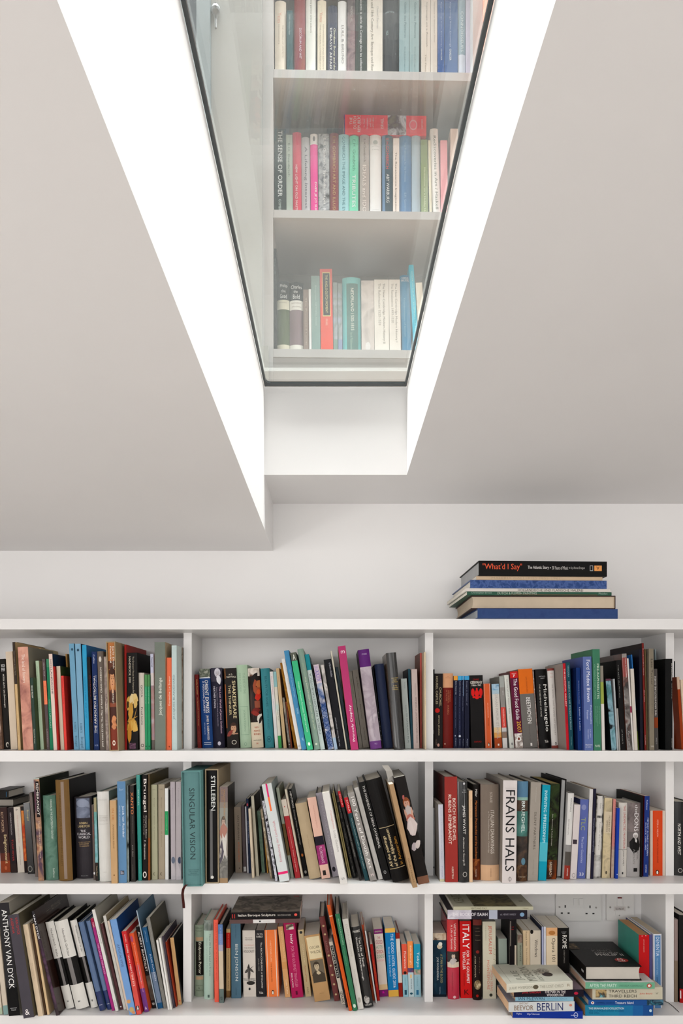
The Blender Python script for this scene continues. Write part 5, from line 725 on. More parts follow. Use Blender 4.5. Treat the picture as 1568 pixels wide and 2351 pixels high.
# ------------------------------------------------------------------ ease overlaps between neighbours, then build every book
def ease():
    bays = {}
    for b in BOOKS: bays.setdefault((b['shelf'], b['bay']), []).append(b)
    for L in bays.values():
        for b in L: b['w0'] = b['w']
        for _ in range(3):
            for a, c in zip(L, L[1:]):
                hm = min(a['h'], c['h']); ov = -1
                for z in (0, hm):
                    r = a['x']+a['w']/math.cos(a['th'])+math.tan(a['th'])*z
                    l = c['x']+math.tan(c['th'])*z
                    ov = max(ov, r-l)
                if ov > -.0004:
                    ov += .0005
                    ra = max(0, a['w']-max(.0025, .55*a['w0'])); rc = max(0, c['w']-max(.0025, .55*c['w0']))
                    if ra+rc <= 0: continue
                    ov = min(ov, ra+rc); da = ov*ra/(ra+rc); dc = ov-da
                    a['w'] -= da; c['w'] -= dc; c['x'] += dc
ease()
PLACE = {1: 'top', 2: 'middle', 3: 'bottom', 11: 'upstairs top shelf', 12: 'upstairs middle shelf', 13: 'upstairs bottom shelf'}
KN = {'p': 'paperback_book', 'h': 'hardback_book', 'f': 'hardback_book', 'n': 'hardback_book', 's': 'boxed_book'}
for b in BOOKS:
    o = b['o']; HAZE[0] = b['haze']
    if b['haze']: dp = min(o.get('dp', .62*b['h']), .13); M0 = UR
    else:
        dp = min(o['dp']*.817 if 'dp' in o else .66*b['h'], BACK-b['y']-.006); M0 = Matrix()
    th = b['th']; zo = b['w']*math.sin(th) if th > 0 else 0
    M = M0 @ Matrix.Translation((b['x'], b['y'], b['z']+zo+.0003)) @ Matrix.Rotation(th, 4, 'Y')
    r = empty(KN[b['kind']], M)
    if b['haze']: lab = f"{b['d']}, {PLACE[b['shelf']]}"; g = 'books on the '+PLACE[b['shelf']]
    else:
        pl = f"{PLACE[b['shelf']]} shelf {b['bay']} bay"; lab = f"{b['d']}, {pl}"; g = f"books on the {PLACE[b['shelf']]} shelf, {b['bay']} bay"
    tag(r, lab, 'book', g)
    cc = o.get('cc')
    make_book(r, b['kind'], b['w'], b['h'], dp, b['col'], b['marks'], cc, o.get('pages', '#e6dfd2'), o.get('rough', .42), o.get('top', ''))
HAZE[0] = False

# ------------------------------------------------------------------ lying books
LIE = Matrix.Rotation(-math.pi/2, 4, 'Y')
def lie(d, kind, col, pl, pr, zb, t, y, dp, yaw=0, marks='', grp='', cc=None, pages='#e6dfd2', top='', rough=.42, roll=0):
    xl, xr = (pl-VX)*y/F, (pr-VX)*y/F
    M = Matrix.Translation((xr, y, zb)) @ Matrix.Rotation(math.radians(yaw), 4, 'Z') @ Matrix.Rotation(math.radians(roll), 4, 'Y') @ LIE
    r = empty(KN[kind], M); tag(r, d, 'book', grp)
    make_book(r, kind, t, xr-xl, dp, col, marks, cc, pages, rough, top)
    return zb+t
px = lambda n, y: n*y/F
g = 'art books stacked on top of the bookcase'
ZT = Z0-(1421-VY)*D/F; y = D+.004; s_ = 3.5636
z = ZT+.0003
z = lie('blue cloth hardback at the foot of the stack on the bookcase', 'f', '#2c4372+304676+2a3e6e@40', 1000+335/s_, 1000+1490/s_, z, px(23, y), y, .245, 2, '', g, cc='#28406e', pages='#b9bcc0')
# red hardback, spine to the right, page edges to the camera
def sideways(d, col, pl, pr, zb, t, y, depth, spine_right, grp, top='', pages='#e6dfd2', cc=None, marks='', yaw=0):
    xl, xr = (pl-VX)*y/F, (pr-VX)*y/F
    if spine_right: R = Matrix(((0, -1, 0, xr), (0, 0, -1, y+depth), (1, 0, 0, zb), (0, 0, 0, 1)))
    else: R = Matrix(((0, 1, 0, xl), (0, 0, 1, y), (1, 0, 0, zb), (0, 0, 0, 1)))
    r = empty('hardback_book', R); tag(r, d, 'book', grp)
    make_book(r, 'f', t, depth, xr-xl, col, marks, cc, pages, .4, top)
    return zb+t
z = sideways('dark red hardback with pages facing out, second lowest on the bookcase stack', '#7a1c20', 1000+290/s_, 1000+1472/s_, z, px(30.5, y), y, .25, True, g, pages='#c9b8a2', cc='#3a2422')
z = lie('thin green paperback in the middle of the bookcase stack', 'p', '#2f5645', 1000+248/s_, 1000+1440/s_, z, px(8, y), y, .25, 2, "t|Christopher Brown|.03 .17 .3 .85|#9ab0a4;t|DUTCH & FLEMISH PAINTING|.21 .48 .2 .85|#b9c4b4;t|Phaidon|.91 .97 .3 .85|#9ab0a4;r|.0 .25 .3 .9|#6a4a38", g)
z = lie('thin white paperback above the green one in the bookcase stack', 'p', '#d2cbc4', 1000+235/s_, 1000+1430/s_, z, px(7.5, y), y, .262, 2, "t|HOLLANDISCHE UND FLAMISCHE MALEREI|.36 .81 .15 .85|#2b2a28", g)
z = lie('scuffed blue cloth hardback below the cream one in the bookcase stack', 'f', '#2c4579+30497f+4a6298+2c4579+284074@60', 1000+275/s_, 1000+1400/s_, z, px(19, y), y, .25, 2, '', g, cc='#5a6c94')
z = lie('thin cream paperback just under the black book of the bookcase stack', 'p', '#cdb497', 1000+325/s_, 1000+1365/s_, z, px(9.5, y), y+.004, .2, 2, "t|MALERIA GALLERIES 1855-1961|.12 .66 .25 .8|#b9a286", g)
z = lie('black hardback with orange and white title on top of the bookcase stack', 'f', '#100f0f', 1000+345/s_, 1000+1402/s_, z, px(34.5, y), y, .25, 2,
        't|"What\'d I Say"|.03 .335 .32 .82|#ec5f3c;t|The Atlantic Story|.38 .545 .42 .68|#ece8e4;e|.55 .03 .557 .004|#ece8e4;t|50 Years of Music|.57 .695 .44 .66|#dcd8d4;e|.55 .03 .708 .004|#ece8e4;t|by Ahmet Ertegun|.72 .825 .44 .64|#b9b5b0;r|.36 .72 .865 .89|#aaa;r|.4 .68 .869 .886|#100f0f;r|.36 .72 .9 .958|#e39a54;T|A|.915 .94 .45 .65|#3a2a1c', g, cc='#1a1a1c', pages='#b5b5b5')
# two on the standing books, middle bay of the bottom shelf
g = 'books lying across the standing books, bottom shelf'
y = D+.02; zc = lambda p, y: Z0+(VY-p)*y/F
hs = max(b['z']+b['h'] for b in BOOKS if b['shelf'] == 3 and b['bay'] == 'middle' and b['d'].startswith(('slate', 'white paperback with an eng', 'charcoal', 'orange paperback with broad', 'tan slim paperback with a script', 'thick magenta')))
z = max(zc(2118.5, y), hs+.001)
z = lie('brown book with a white sticker lying across the standing books', 'p', '#5c4644', 527, 688.5, z, px(9.5, y), y, .17, 0, "r|.1 .95 .335 .65|#d6d3d0;r|.3 .7 .42 .445|#444;t|University|.48 .57 .4 .65|#999", g, roll=-1)
z = lie('black art paperback with white slanting title lying on a brown book', 'p', '#151213', 530, 688.5, z+.001, px(15.5, y), y, .17, 0, "t|Italian Baroque Sculpture|.105 .645 .3 .75|#ece6dc;t|BRUCE BOUCHER|.68 .87 .4 .62|#a8a29a;t|II|.02 .06 .15 .75|#b0302c;e|.55 .2 .94 .022|#e0584c", g, roll=-1,
        cc='#6d655c', top="r|0 1 0 1|#6d645a+8a8074+4f4840+766c62@24;r|.9 .97 .87 .95|#b05048")
y = D+.03
hs = max(b['z']+b['h'] for b in BOOKS if b['shelf'] == 3 and b['d'].startswith(('glossy crimson', 'bright red paperback', 'slim black hardback with a gold', 'cream paperback with thin red')))
z = max(zc(2110.5, y), hs+.001)
z = lie('black and lilac hardback lying on the red books', 'f', '#231e26', 1027.5, 1210.5, z, px(21.5, y), y, .165, 0, "b|0 .3|#b5aebc+d0ccd4+9a90a4@20;b|.52 .625|#a9aebc;t|THE BOOK OF ISAIAH|.06 .5 .35 .7|#ece8ec;t|ed. HENRY HARDY|.66 .86 .42 .62|#8a8690;e|.5 .22 .935 .028|#7a9ab8", g, pages='#cfc9bc')
z = lie('thin sage paperback with an engraved cover on top of the red books', 'p', '#b5b299', 1041, 1224, z+.0005, px(8.2, y), y-.004, .165, 0, "t|KEATS AND ITALY|.22 .42 .25 .75|#6a6450;t|S. Brown|.87 .94 .3 .7|#8a8468", g, cc='#b0ad98',
        top="r|0 1 .26 .8|#5a5238+7a7050+453e2a+8a8060@20;h|KEATS|.05 .18 .2 .8|#7a765e;r|.3 .34 .88 .93|#5a5644")
# left foremost stack in the right bay
g = 'books piled flat at the front of the bottom shelf'
z3 = SHZ[3]+.0003; y = D-.022
z = lie('royal blue paperback at the foot of the left pile', 'p', '#10308c', 1178, 1338, z3, px(17.5, y), y, .13, -1.5, "t|Flights|.055 .13 .42 .7|#c9d0e8;t|Olga Tokarczuk|.205 .385 .4 .7|#c9d0e8;e|.5 .35 .9 .03|#c9d0e8;e|.5 .28 .9 .024|#10308c;r|.46 .52 .83 .92|#c9d0e8", g, pages='#c4b08e')
z = lie('thick pale paperback with brown and navy capitals, second in the left pile', 'p', '#c9cccc', 1166, 1319, z, px(23, y), y, .12, 2, "t|ANTONY|.16 .3 .76 .95|#8a6c50;t|BEEVOR|.085 .375 .18 .68|#7a5c40;t|BERLIN|.43 .825 .12 .88|#1f2c60;e|.62 .12 .94 .022|#d0806c", g, pages='#dcb894', cc='#6a5a58',
        top="r|0 1 0 1|#5c4c50+8a7c7c+3a3034+c0a48c@16;r|0 1 0 .3|#8a8c98;h|BERLIN|.1 .24 .2 .8|#c9c4c4")
z = lie('pale blue slim paperback in the middle of the left pile', 'p', '#86b3c8', 1183, 1317, z, px(11, y), y, .115, 0, "t|IAN McEWAN|.05 .5 .25 .85|#2f4f64;t|ON CHESIL BEACH|.54 .88 .35 .75|#6a98b0;r|0 1 .905 .945|#1a1c24", g, pages='#dcb894')
z = lie('black paperback with red and white capitals below the cream one', 'p', '#1a1520', 1179, 1340, z, px(16.5, y), y-.002, .12, 1, "t|JANE GARDAM|.12 .38 .45 .8|#c02c34;t|THE MAN IN THE|.44 .74 .54 .9|#ece4e4;t|WOODEN HAT|.47 .72 .12 .46|#ece4e4;e|.5 .2 .89 .03|#b0203c", g, pages='#dcb894', cc='#6a5c64')
z = lie('cream paperback with a curly-haired figure on top of the left pile', 'p', '#cdcbbc', 1161, 1315, z+.001, px(20, y), y-.005, .145, 3, "t|JULIE MYERSON|.04 .4 .3 .66|#8c8a7a;e|.52 .25 .44 .04|#5c5444;t|THE LOST CHILD|.5 .86 .34 .7|#9a9888;t|R|.92 .96 .4 .7|#9a8a74", g, pages='#dcb894', cc='#c9c8ba', roll=-1.5,
        top="h|JULIE|.2 .33 .15 .62|#77776a;h|MYERSON|.36 .5 .08 .8|#77776a;r|.05 .95 .08 .085|#8a8a7a;h|LOST CHILD|.54 .6 .08 .62|#8a8a7c;e|.55 .12 .7 .1|#5c5650+b9b4a6+3a3634@60;e|.36 .1 .72 .08|#352c2c;e|.46 .05 .66 .04|#a49a8c")
# right pile
y = D-.004
z = lie('turquoise paperback at the foot of the right pile', 'p', '#1c7a9c', 1343.5, 1499.5, z3, px(25, y), y, .13, 0, "b|.5 .7|#1d6f9e;b|.7 .85|#1c5c98;b|.85 1|#1b4a88;t|THE BRIAN ALDISS COLLECTION|.05 .57 .62 .8|#d4e4ea;t|THE COMPLETE SHORT STORIES|.05 .57 .4 .56|#0f4c70;t|THE 1950s|.05 .21 .2 .35|#0f4c70;e|.5 .14 .96 .02|#b9d4e0", g, pages='#c9a888')
z = lie('blue slim paperback with a white circle above the turquoise one', 'p', '#1f4c8c', 1351, 1523, z, px(12.5, y), y-.002, .12, 0, "b|.78 1|#5a8aa0+1c2c3c+4a9ab0@40;e|.5 .26 .055 .021|#e6e2dc;e|.5 .13 .055 .01|#8a3030;t|CAMPBELL CLASSICS|.1 .34 .35 .65|#12305c;t|Treasure Island|.355 .6 .3 .75|#dfe4ec", g, pages='#c4b49a')
z = lie('cream paperback with a small photo and tall thin capitals in the right pile', 'p', '#bfb9a4', 1360, 1521, z, px(28.5, y), y, .135, 0, "r|.18 .8 .045 .2|#7a6a50+b9a070+3a3028+6aa0a8@50;t|TRAVELLERS|.23 .63 .58 .8|#3a3832;t|IN THE|.35 .5 .47 .53|#7a776c;t|THIRD REICH|.23 .63 .18 .42|#3a3832;t|Julia Boyd|.67 .85 .4 .56|#d0604c;t|W|.9 .94 .42 .6|#8a8678", g, pages='#d0b08e')
z = lie('green slim paperback under the black hardback', 'p', '#6aa486', 1344, 1503, z+.0005, px(14.5, y), y-.012, .13, 0, "t|AFTER THE PARTY|.06 .45 .25 .78|#cfe4d8;t|CRESSIDA CONNOLLY|.48 .84 .35 .65|#4a7c64;e|.5 .34 .92 .035|#b04034;e|.5 .2 .92 .02|#e8dcd4", g, pages='#d4b49c', cc='#c9cac4',
        top="r|0 .4 0 .7|#3a4444+b9bcb8+c9cac4@16")
sideways('thick black hardback with a red price sticker on top of the right pile', '#100e0e', 1343.5, 1473, z+.001, px(33, y), y+.0, .205, False, g, pages='#c4beb4', cc='#100e0e', marks="t|\u2022\u2022\u2022|.86 .94 .4 .6|#ccc",
        top="h|IMPRUDENT|.28 .34 .3 .75|#3c3836;h|KING|.36 .44 .4 .76|#6a6664;h|A NEW LIFE OF|.47 .52 .4 .85|#a8a4a0;h|PHILIP II|.53 .61 .4 .9|#d4d0cc;e|.76 .12 .78 .075|#a02824;h|\u00a35|.71 .775 .69 .8|#f0e4dc;h|off|.785 .84 .67 .82|#f0e4dc;r|.02 .2 .1 .34|#7a6038+3a2c1c+a08458@30")
# two lying at the far left of the middle shelf
hs = max(b['z']+b['h'] for b in BOOKS if b['shelf'] == 2 and b['bay'] == 'left' and b['d'].startswith(('maroon to', 'dark slim', 'cream paperback beside')))
g = 'books lying on the standing books, middle shelf'
y = D+.13
z = lie('grey-paged black hardback lying at the left picture edge', 'n', '#16130f', -14, 31, hs+.001, px(18, y), y, .11, 0, '', g, pages='#8d8880')
z = lie('upper black book lying at the left picture edge', 'f', '#15110d', -16, 19, z+.001, px(19, y), y, .11, 0, "r|.2 .8 .86 .9|#2a5a7a", g)
# lying red book upstairs
HAZE[0] = True
g = 'books lying on the upstairs middle shelf'
pa, pb = upt(789.6, 310, UD+.035), upt(978.8, 318, UD+.035)
hh = max(b['h'] for b in BOOKS if b['shelf'] == 12 and b['d'].startswith(('sky', 'aqua', 'warm grey', 'white hardback with a small', 'black and blue', 'denim', 'pale steel blue')))
zz = UZ[2]+hh+.001
r = empty('paperback_book', UR @ Matrix.Translation((pb.x, UD+.035, zz)) @ LIE)
tag(r, 'thick coral red paperback lying on the upstairs books', 'book', g)
make_book(r, 'p', max(.03, upt(880, 264, UD+.035).z-zz), pb.x-pa.x, .14, '#d9525f', "b|0 .012|#3a4a7a;b|.53 .755|#8a8a9c+b9bcc4+6a5058+7a7264@26;h|THE|.07 .1 .48 .85|#f0ccd0;h|DUTCH|.115 .15 .28 .9|#f0ccd0;h|REPUBLIC|.165 .2 .1 .95|#f0ccd0;h|Its Rise,|.235 .255 .35 .8|#eab8bc;h|Greatness,|.27 .295 .25 .85|#eab8bc;h|and Fall|.31 .33 .35 .8|#eab8bc;h|1477-1806|.345 .365 .3 .85|#eab8bc;h|ISRAEL|.445 .48 .3 .82|#f0ccd0;e|.5 .27 .84 .05|#e59aa0;e|.5 .2 .84 .037|#cf6a74;h|OXFORD|.935 .96 .3 .8|#eab8bc", '#b84a52')
HAZE[0] = False

# ------------------------------------------------------------------ the setting
WHITE = paint('wall_paint', (.86, .846, .835), .75, .012, .02)
CEIL = paint('ceiling_paint', (.83, .812, .802), .8, .012, .02)
SHELFW = paint('satin_white_shelf', (.745, .732, .722), .38, .01)
SHELFB = paint('upstairs_shelf_dimmed', (.47, .455, .445), .45, .02)  # off-white paint, darkened here to stand in for dimmer light upstairs
FLOORM = paint('oak_floor', (.64, .60, .56), .5, .06)
def plankbox(name, a, b, m, bevel=0, parent=None):
    mb = MB(); mb.box(a, b, m); return mb.build(name, parent, bevel)
HR, HL = 465*BACK/F, 357*BACK/F                 # right / lowered left ceiling above the eye
XS = -140*BACK/F; YE = HR*F/532; XR = 167*YE/F; HG = 734*YE/F    # step, end of the light well, its right side, glass
X0, X1, Y0, YN = -2.3, 2.5, -2.3, -.45          # room; near end of the well
struct(plankbox('wall_back', (X0, BACK, 0), (X1, BACK+.12, Z0+HG), WHITE))
struct(plankbox('wall_left', (X0-.12, Y0, 0), (X0, BACK+.12, Z0+HG), WHITE))
struct(plankbox('wall_right', (X1, Y0, 0), (X1+.12, BACK+.12, Z0+HG), WHITE))
mb = MB()      # wall behind the camera with a wide window opening
wx0, wx1, wz0, wz1 = -1.9, 1.9, .5, 1.85
for a, b in (((X0, 0), (wx0, 2.6)), ((wx1, 0), (X1, 2.6)), ((wx0, 0), (wx1, wz0)), ((wx0, wz1), (wx1, 2.6))):
    mb.box((a[0], Y0-.12, a[1]), (b[0], Y0, min(b[1], Z0+HG)), WHITE)
struct(mb.build('wall_front'))
struct(plankbox('floor', (X0-.1, Y0-.1, -.1), (X1+.1, BACK+.1, 0), FLOORM))
mb = MB()
mb.box((XR, Y0, Z0+HR), (X1, BACK, Z0+HG), CEIL)
mb.box((XS, YE, Z0+HR), (XR, BACK, Z0+HG), CEIL)
mb.box((XS, Y0, Z0+HR), (XR, YN, Z0+HG), CEIL)
struct(mb.build('ceiling'))
struct(plankbox('ceiling', (X0, Y0, Z0+HL), (XS, BACK, Z0+HG), CEIL))
# walk-on glass over the well: black gasket ring and pane
GZ = Z0+HG
BLK = paint('black_gasket', (.06, .068, .07), .35, .1)
win = empty('window_1', Matrix.Translation((0, YE, GZ))); win['kind'] = 'structure'
mb = MB(); gs, ge, gt = .0075, .019, .006
inv = win.matrix_world.inverted()
mb.box((XS+.001, YN, GZ), (XS+gs, YE-ge, GZ+gt), BLK); mb.box((XR-gs, YN, GZ), (XR-.001, YE-ge, GZ+gt), BLK)
mb.box((XS+.001, YE-ge, GZ), (XR-.001, YE-.001, GZ+gt), BLK); mb.box((XS+.001, YN, GZ), (XR-.001, YN+ge, GZ+gt), BLK)
mb.extrude([(XS+gs, YE-ge), (XS+gs, YE-ge-.014), (XS+gs+.004, YE-ge-.005), (XS+gs+.012, YE-ge)], GZ, GZ+gt, BLK)
mb.build('window_frame', win, xf=inv)
gm = bpy.data.materials.new('dusty_floor_glass'); gm.use_nodes = True; nt = gm.node_tree; nt.nodes.clear()
N = nt.nodes.new; L = nt.links.new
out = N('ShaderNodeOutputMaterial'); tr = N('ShaderNodeBsdfTransparent'); gl = N('ShaderNodeBsdfGlossy'); df = N('ShaderNodeBsdfDiffuse'); tl = N('ShaderNodeBsdfTranslucent')
gl.inputs['Roughness'].default_value = 0.0; gl.inputs['Color'].default_value = (.95, 1, .98, 1)
tr.inputs['Color'].default_value = (.955, .965, .958, 1)
df.inputs['Color'].default_value = (.85, .88, .86, 1); tl.inputs['Color'].default_value = (.85, .88, .86, 1)
fr = N('ShaderNodeFresnel'); ge_ = N('ShaderNodeNewGeometry'); im = N('ShaderNodeMapRange'); im.inputs['To Min'].default_value = 1.5; im.inputs['To Max'].default_value = 1/1.5
L(ge_.outputs['Backfacing'], im.inputs['Value']); L(im.outputs['Result'], fr.inputs['IOR'])
m1 = N('ShaderNodeMixShader'); m2 = N('ShaderNodeMixShader'); m3 = N('ShaderNodeMixShader')
tc = N('ShaderNodeTexCoord'); ns = N('ShaderNodeTexNoise'); ns.inputs['Scale'].default_value = 7; ns.inputs['Detail'].default_value = 6
sp = N('ShaderNodeTexVoronoi'); sp.inputs['Scale'].default_value = 90
mr = N('ShaderNodeMapRange'); mr.inputs['From Min'].default_value = .3; mr.inputs['From Max'].default_value = .75; mr.inputs['To Min'].default_value = DUST[0]; mr.inputs['To Max'].default_value = DUST[1]
ms = N('ShaderNodeMapRange'); ms.inputs['From Min'].default_value = .0; ms.inputs['From Max'].default_value = .10; ms.inputs['To Min'].default_value = .12; ms.inputs['To Max'].default_value = 0
ad = N('ShaderNodeMath'); ad.operation = 'ADD'
L(tc.outputs['Object'], ns.inputs['Vector']); L(tc.outputs['Object'], sp.inputs['Vector']); L(ns.outputs['Fac'], mr.inputs['Value'])
L(sp.outputs['Distance'], ms.inputs['Value']); L(mr.outputs['Result'], ad.inputs[0]); L(ms.outputs['Result'], ad.inputs[1])
L(df.outputs[0], m1.inputs[1]); L(tl.outputs[0], m1.inputs[2]); m1.inputs['Fac'].default_value = .5
L(ad.outputs[0], m2.inputs['Fac']); L(tr.outputs[0], m2.inputs[1]); L(m1.outputs[0], m2.inputs[2])
L(fr.outputs[0], m3.inputs['Fac']); L(m2.outputs[0], m3.inputs[1]); L(gl.outputs[0], m3.inputs[2]); L(m3.outputs[0], out.inputs[0])
mb = MB(); e = .03
mb.poly([(XS-e, YN-e, GZ+gt), (XR+e, YN-e, GZ+gt), (XR+e, YE+e, GZ+gt), (XS-e, YE+e, GZ+gt)][::-1], gm)
mb.poly([(XS-e, YN-e, GZ+gt+.024), (XR+e, YN-e, GZ+gt+.024), (XR+e, YE+e, GZ+gt+.024), (XS-e, YE+e, GZ+gt+.024)], gm)
mb.build('window_pane', win, xf=inv)

# ------------------------------------------------------------------ the built-in bookcase
def zpx(p, y=D): return Z0+(VY-p)*y/F
bx = empty('bookcase', Matrix.Translation((0, D, 0)))
tag(bx, 'long white built-in bookcase of deep shelves filled with books along the wall', 'bookcase')
iv = bx.matrix_world.inverted()
def part(name, a, b, m, bev=.0012):
    mb = MB(); mb.box(a, b, m); o = mb.build(name, bx, xf=iv); 
    return o
BX0, BX1 = X0+.004, X1-.004; YB = BACK-.001
boards = [(1421, 1445), (1723.8, 1748.5), (2028.5, 2052.8), (2331.5, 2358)]
for a, b in boards: part('shelf_board', (BX0, D, zpx(b)), (BX1, YB-.008, zpx(a)), SHELFW)
part('shelf_board', (BX0, D, .08), (BX1, YB-.008, .11), SHELFW)
part('back_panel', (BX0, YB-.008, .0), (BX1, YB, zpx(1421)), SHELFW)
part('plinth', (BX0, D+.05, 0), (BX1, D+.07, .08), SHELFW)
YU = D*1.047
def xat(p, y=YU): return (p-VX)*y/F
bayw = xat(984.5)-xat(430.5)
tops = [(zpx(1445), zpx(1723.8)), (zpx(1748.5), zpx(2028.5)), (zpx(2052.8), zpx(2331.5)), (zpx(2358), .11)]
centers = {0: [430.8, 985, 1537.8], 1: [430, 985, 1537.5], 2: [430, 984.2, 1537.5], 3: [430, 984, 1537.5]}
for i, (zt, zb) in enumerate(tops):
    for cx in centers[i]+[430.5-554, 1537.5+554, 430.5-1108]:
        x = xat(cx)
        if x-.02 < BX0 or x+.02 > BX1: continue
        part('upright', (x-xat(VX+9.4), YU, zb), (x+xat(VX+9.4), YB-.008, zt), SHELFW)

# ------------------------------------------------------------------ sockets on the back panel
PL = paint('white_plastic', (.72, .71, .69), .3, .01); HOLE = paint('socket_slot', (.012, .012, .012), .5, .1); STEEL = paint('screw_steel', (.3, .29, .27), .35, .1)
yb_ = YB-.008
def w3(p, q, y): return ((p-VX)*y/F, Z0+(VY-q)*y/F)
def plate(name, label, cat, p0, p1, q0, q1):
    t = empty(name, Matrix.Translation(((w3((p0+p1)/2, q1, yb_)[0]), yb_, w3(p0, q1, yb_)[1]))); tag(t, label, cat)
    i = t.matrix_world.inverted(); x0, z1 = w3(p0, q0, yb_); x1, z0 = w3(p1, q1, yb_)
    mb = MB(); n = 5; r = .005; pr = []
    for cx, cz, a0 in ((x1-r, z1-r, 0), (x0+r, z1-r, 90), (x0+r, z0+r, 180), (x1-r, z0+r, 270)):
        for k in range(n+1):
            a = math.radians(a0+90*k/n); pr.append((cx+r*math.cos(a), cz+r*math.sin(a)))
    fr_ = yb_-.009
    mb.poly([(x, fr_, z) for x, z in pr], PL)
    for k in range(len(pr)):
        a, b = pr[k], pr[(k+1) % len(pr)]; g_ = 1.02
        mb.poly([(a[0], fr_, a[1]), (b[0], fr_, b[1]), (b[0], yb_, b[1]), (a[0], yb_, a[1])], PL)
    mb.build('face_plate', t, xf=i)
    return t, i
def detail(t, i, name, p0, p1, q0, q1, m, out=.0006, y=None):
    y = (yb_-.009) if y is None else y
    x0, z1 = w3(p0, q0, y); x1, z0 = w3(p1, q1, y)
    mb = MB(); mb.box((x0, y-out, z0), (x1, y+.0002, z1), m); return mb.build(name, t, xf=i)
t, i = plate('wall_socket', 'white double plug socket on the back of the bottom shelf', 'socket', 1273.8, 1377.7, 2044, 2112.5)
for p0, p1, q0, q1 in ((1296.2, 1299, 2078, 2083.8), (1287.4, 1292, 2094.8, 2098), (1303, 1307.6, 2094.8, 2098),
                       (1353, 1355.8, 2079, 2084.8), (1344.2, 1348.8, 2095.8, 2099), (1360, 1364.6, 2095.8, 2099)):
    detail(t, i, 'socket_slot', p0, p1, q0, q1, HOLE)
for p0 in (1316.5, 1329): detail(t, i, 'rocker_switch', p0, p0+9, 2062, 2078, PL, .003)
def screw(t, i, p, q, r=2.0):
    y = yb_-.0095; cx, cz = w3(p, q, y); rr = r*y/F
    mb = MB(); mb.poly([(cx+rr*math.cos(k*math.pi/8), y-.0012, cz+rr*math.sin(k*math.pi/8)) for k in range(16)], STEEL)
    for k in range(16):
        a, b = k*math.pi/8, (k+1)*math.pi/8
        mb.poly([(cx+rr*math.cos(a), y-.0012, cz+rr*math.sin(a)), (cx+rr*math.cos(b), y-.0012, cz+rr*math.sin(b)), (cx+rr*math.cos(b), y+.001, cz+rr*math.sin(b)), (cx+rr*math.cos(a), y+.001, cz+rr*math.sin(a))], STEEL)
    mb.build('screw', t, xf=i)
screw(t, i, 1284.5, 2082.3); screw(t, i, 1368.4, 2083.8)
t, i = plate('wall_switch', 'square white fused switch with a lettered sticker on the back panel', 'switch', 1390, 1452.5, 2044, 2111.5)
detail(t, i, 'rocker_switch', 1416, 1428.5, 2060, 2080, PL, .003)
detail(t, i, 'indicator_stripe', 1417, 1427, 2060, 2062, mat('#7a1c20'), .0036)
o = detail(t, i, 'fuse_cover', 1412, 1432.5, 2090, 2101, PL, .0015)
screw(t, i, 1401, 2083); screw(t, i, 1443, 2083); screw(t, i, 1421.8, 2101.5, 1.6)
mb = MB(); y = yb_-.0102
def lab_spot(u, v, e):
    x0, z1 = w3(1409, 2081.6, y); x1, z0 = w3(1436, 2091.5, y); return (x0+(x1-x0)*u, y-e, z1+(z0-z1)*v)
mb.poly([lab_spot(0, 1, 0), lab_spot(1, 1, 0), lab_spot(1, 0, 0), lab_spot(0, 0, 0)], mat('#cfcac6'))
add_marks(mb, "h|SONOS|.22 .78 .15 .88|#2c2a2a", lab_spot, .4); mb.build('sticker', t, xf=i)

# ------------------------------------------------------------------ loose bits: ribbon, paper strip, cable
def ribbon(name, pts, w, m, parent=None, label=None, cat=None, grp=None, side=(1, 0, 0)):
    mb = MB(); sd = Vector(side); P_ = [Vector(p) for p in pts]
    for a, b in zip(P_, P_[1:]):
        mb.poly([a-sd*w/2, a+sd*w/2, b+sd*w/2, b-sd*w/2], m)
        o_ = Vector((0, .0005, 0)); mb.poly([a-sd*w/2+o_, b-sd*w/2+o_, b+sd*w/2+o_, a+sd*w/2+o_], m)
    if parent: o = mb.build(name, parent, xf=parent.matrix_world.inverted())
    else: o = mb.build(name); tag(o, label, cat, grp)
    return o
def find(s): return next(o for o in C.objects if o.get('label', '').startswith(s))
q = lambda px_, py_, y: tuple(wpt(px_, py_, y))
bpy.context.view_layer.update()
ribbon('ribbon_marker', [q(429, 2031, D-.047), q(424, 2035, D-.048), q(420.5, 2042, D-.046), q(419, 2052, D-.04), q(420, 2064, D-.035), q(421.5, 2076, D-.03), q(422, 2085, D-.028)], .0075, mat('#3f1a16', .5), find('teal cloth slipcase'))
ribbon('loose_page', [q(897, 1799, D+.02), q(897, 1786, D+.035), q(893, 1770, D+.05), q(884, 1757, D+.05)], .02, mat('#cfcac2', .7), find('tall tan slim paperback'), side=(.95, .3, 0))
cv = bpy.data.curves.new('cable', 'CURVE'); cv.dimensions = '3D'; cv.bevel_depth = .0009; cv.bevel_resolution = 2
s1 = cv.splines.new('NURBS'); cp = []
for a, b in ((1519, 2297), (1528, 2299), (1536, 2303), (1546, 2311), (1559, 2324)):
    yy = (Z0-SHZ[3]-.001)*F/(b-VY); cp.append(wpt(a, b, yy) if b > 2298 else wpt(a, b, D+.04))
s1.points.add(len(cp)-1)
for k, c in enumerate(cp): s1.points[k].co = (*c, 1)
s1.use_endpoint_u = True; s1.order_u = 3
tmp = bpy.data.objects.new('tmp', cv); me = tmp.to_mesh().copy(); tmp.to_mesh_clear(); bpy.data.objects.remove(tmp)
me.materials.append(mat('#4a4642')); o = bpy.data.objects.new('cable', me); C.objects.link(o)
tag(o, 'thin grey cable trailing over the bottom shelf right of the piles', 'cable')

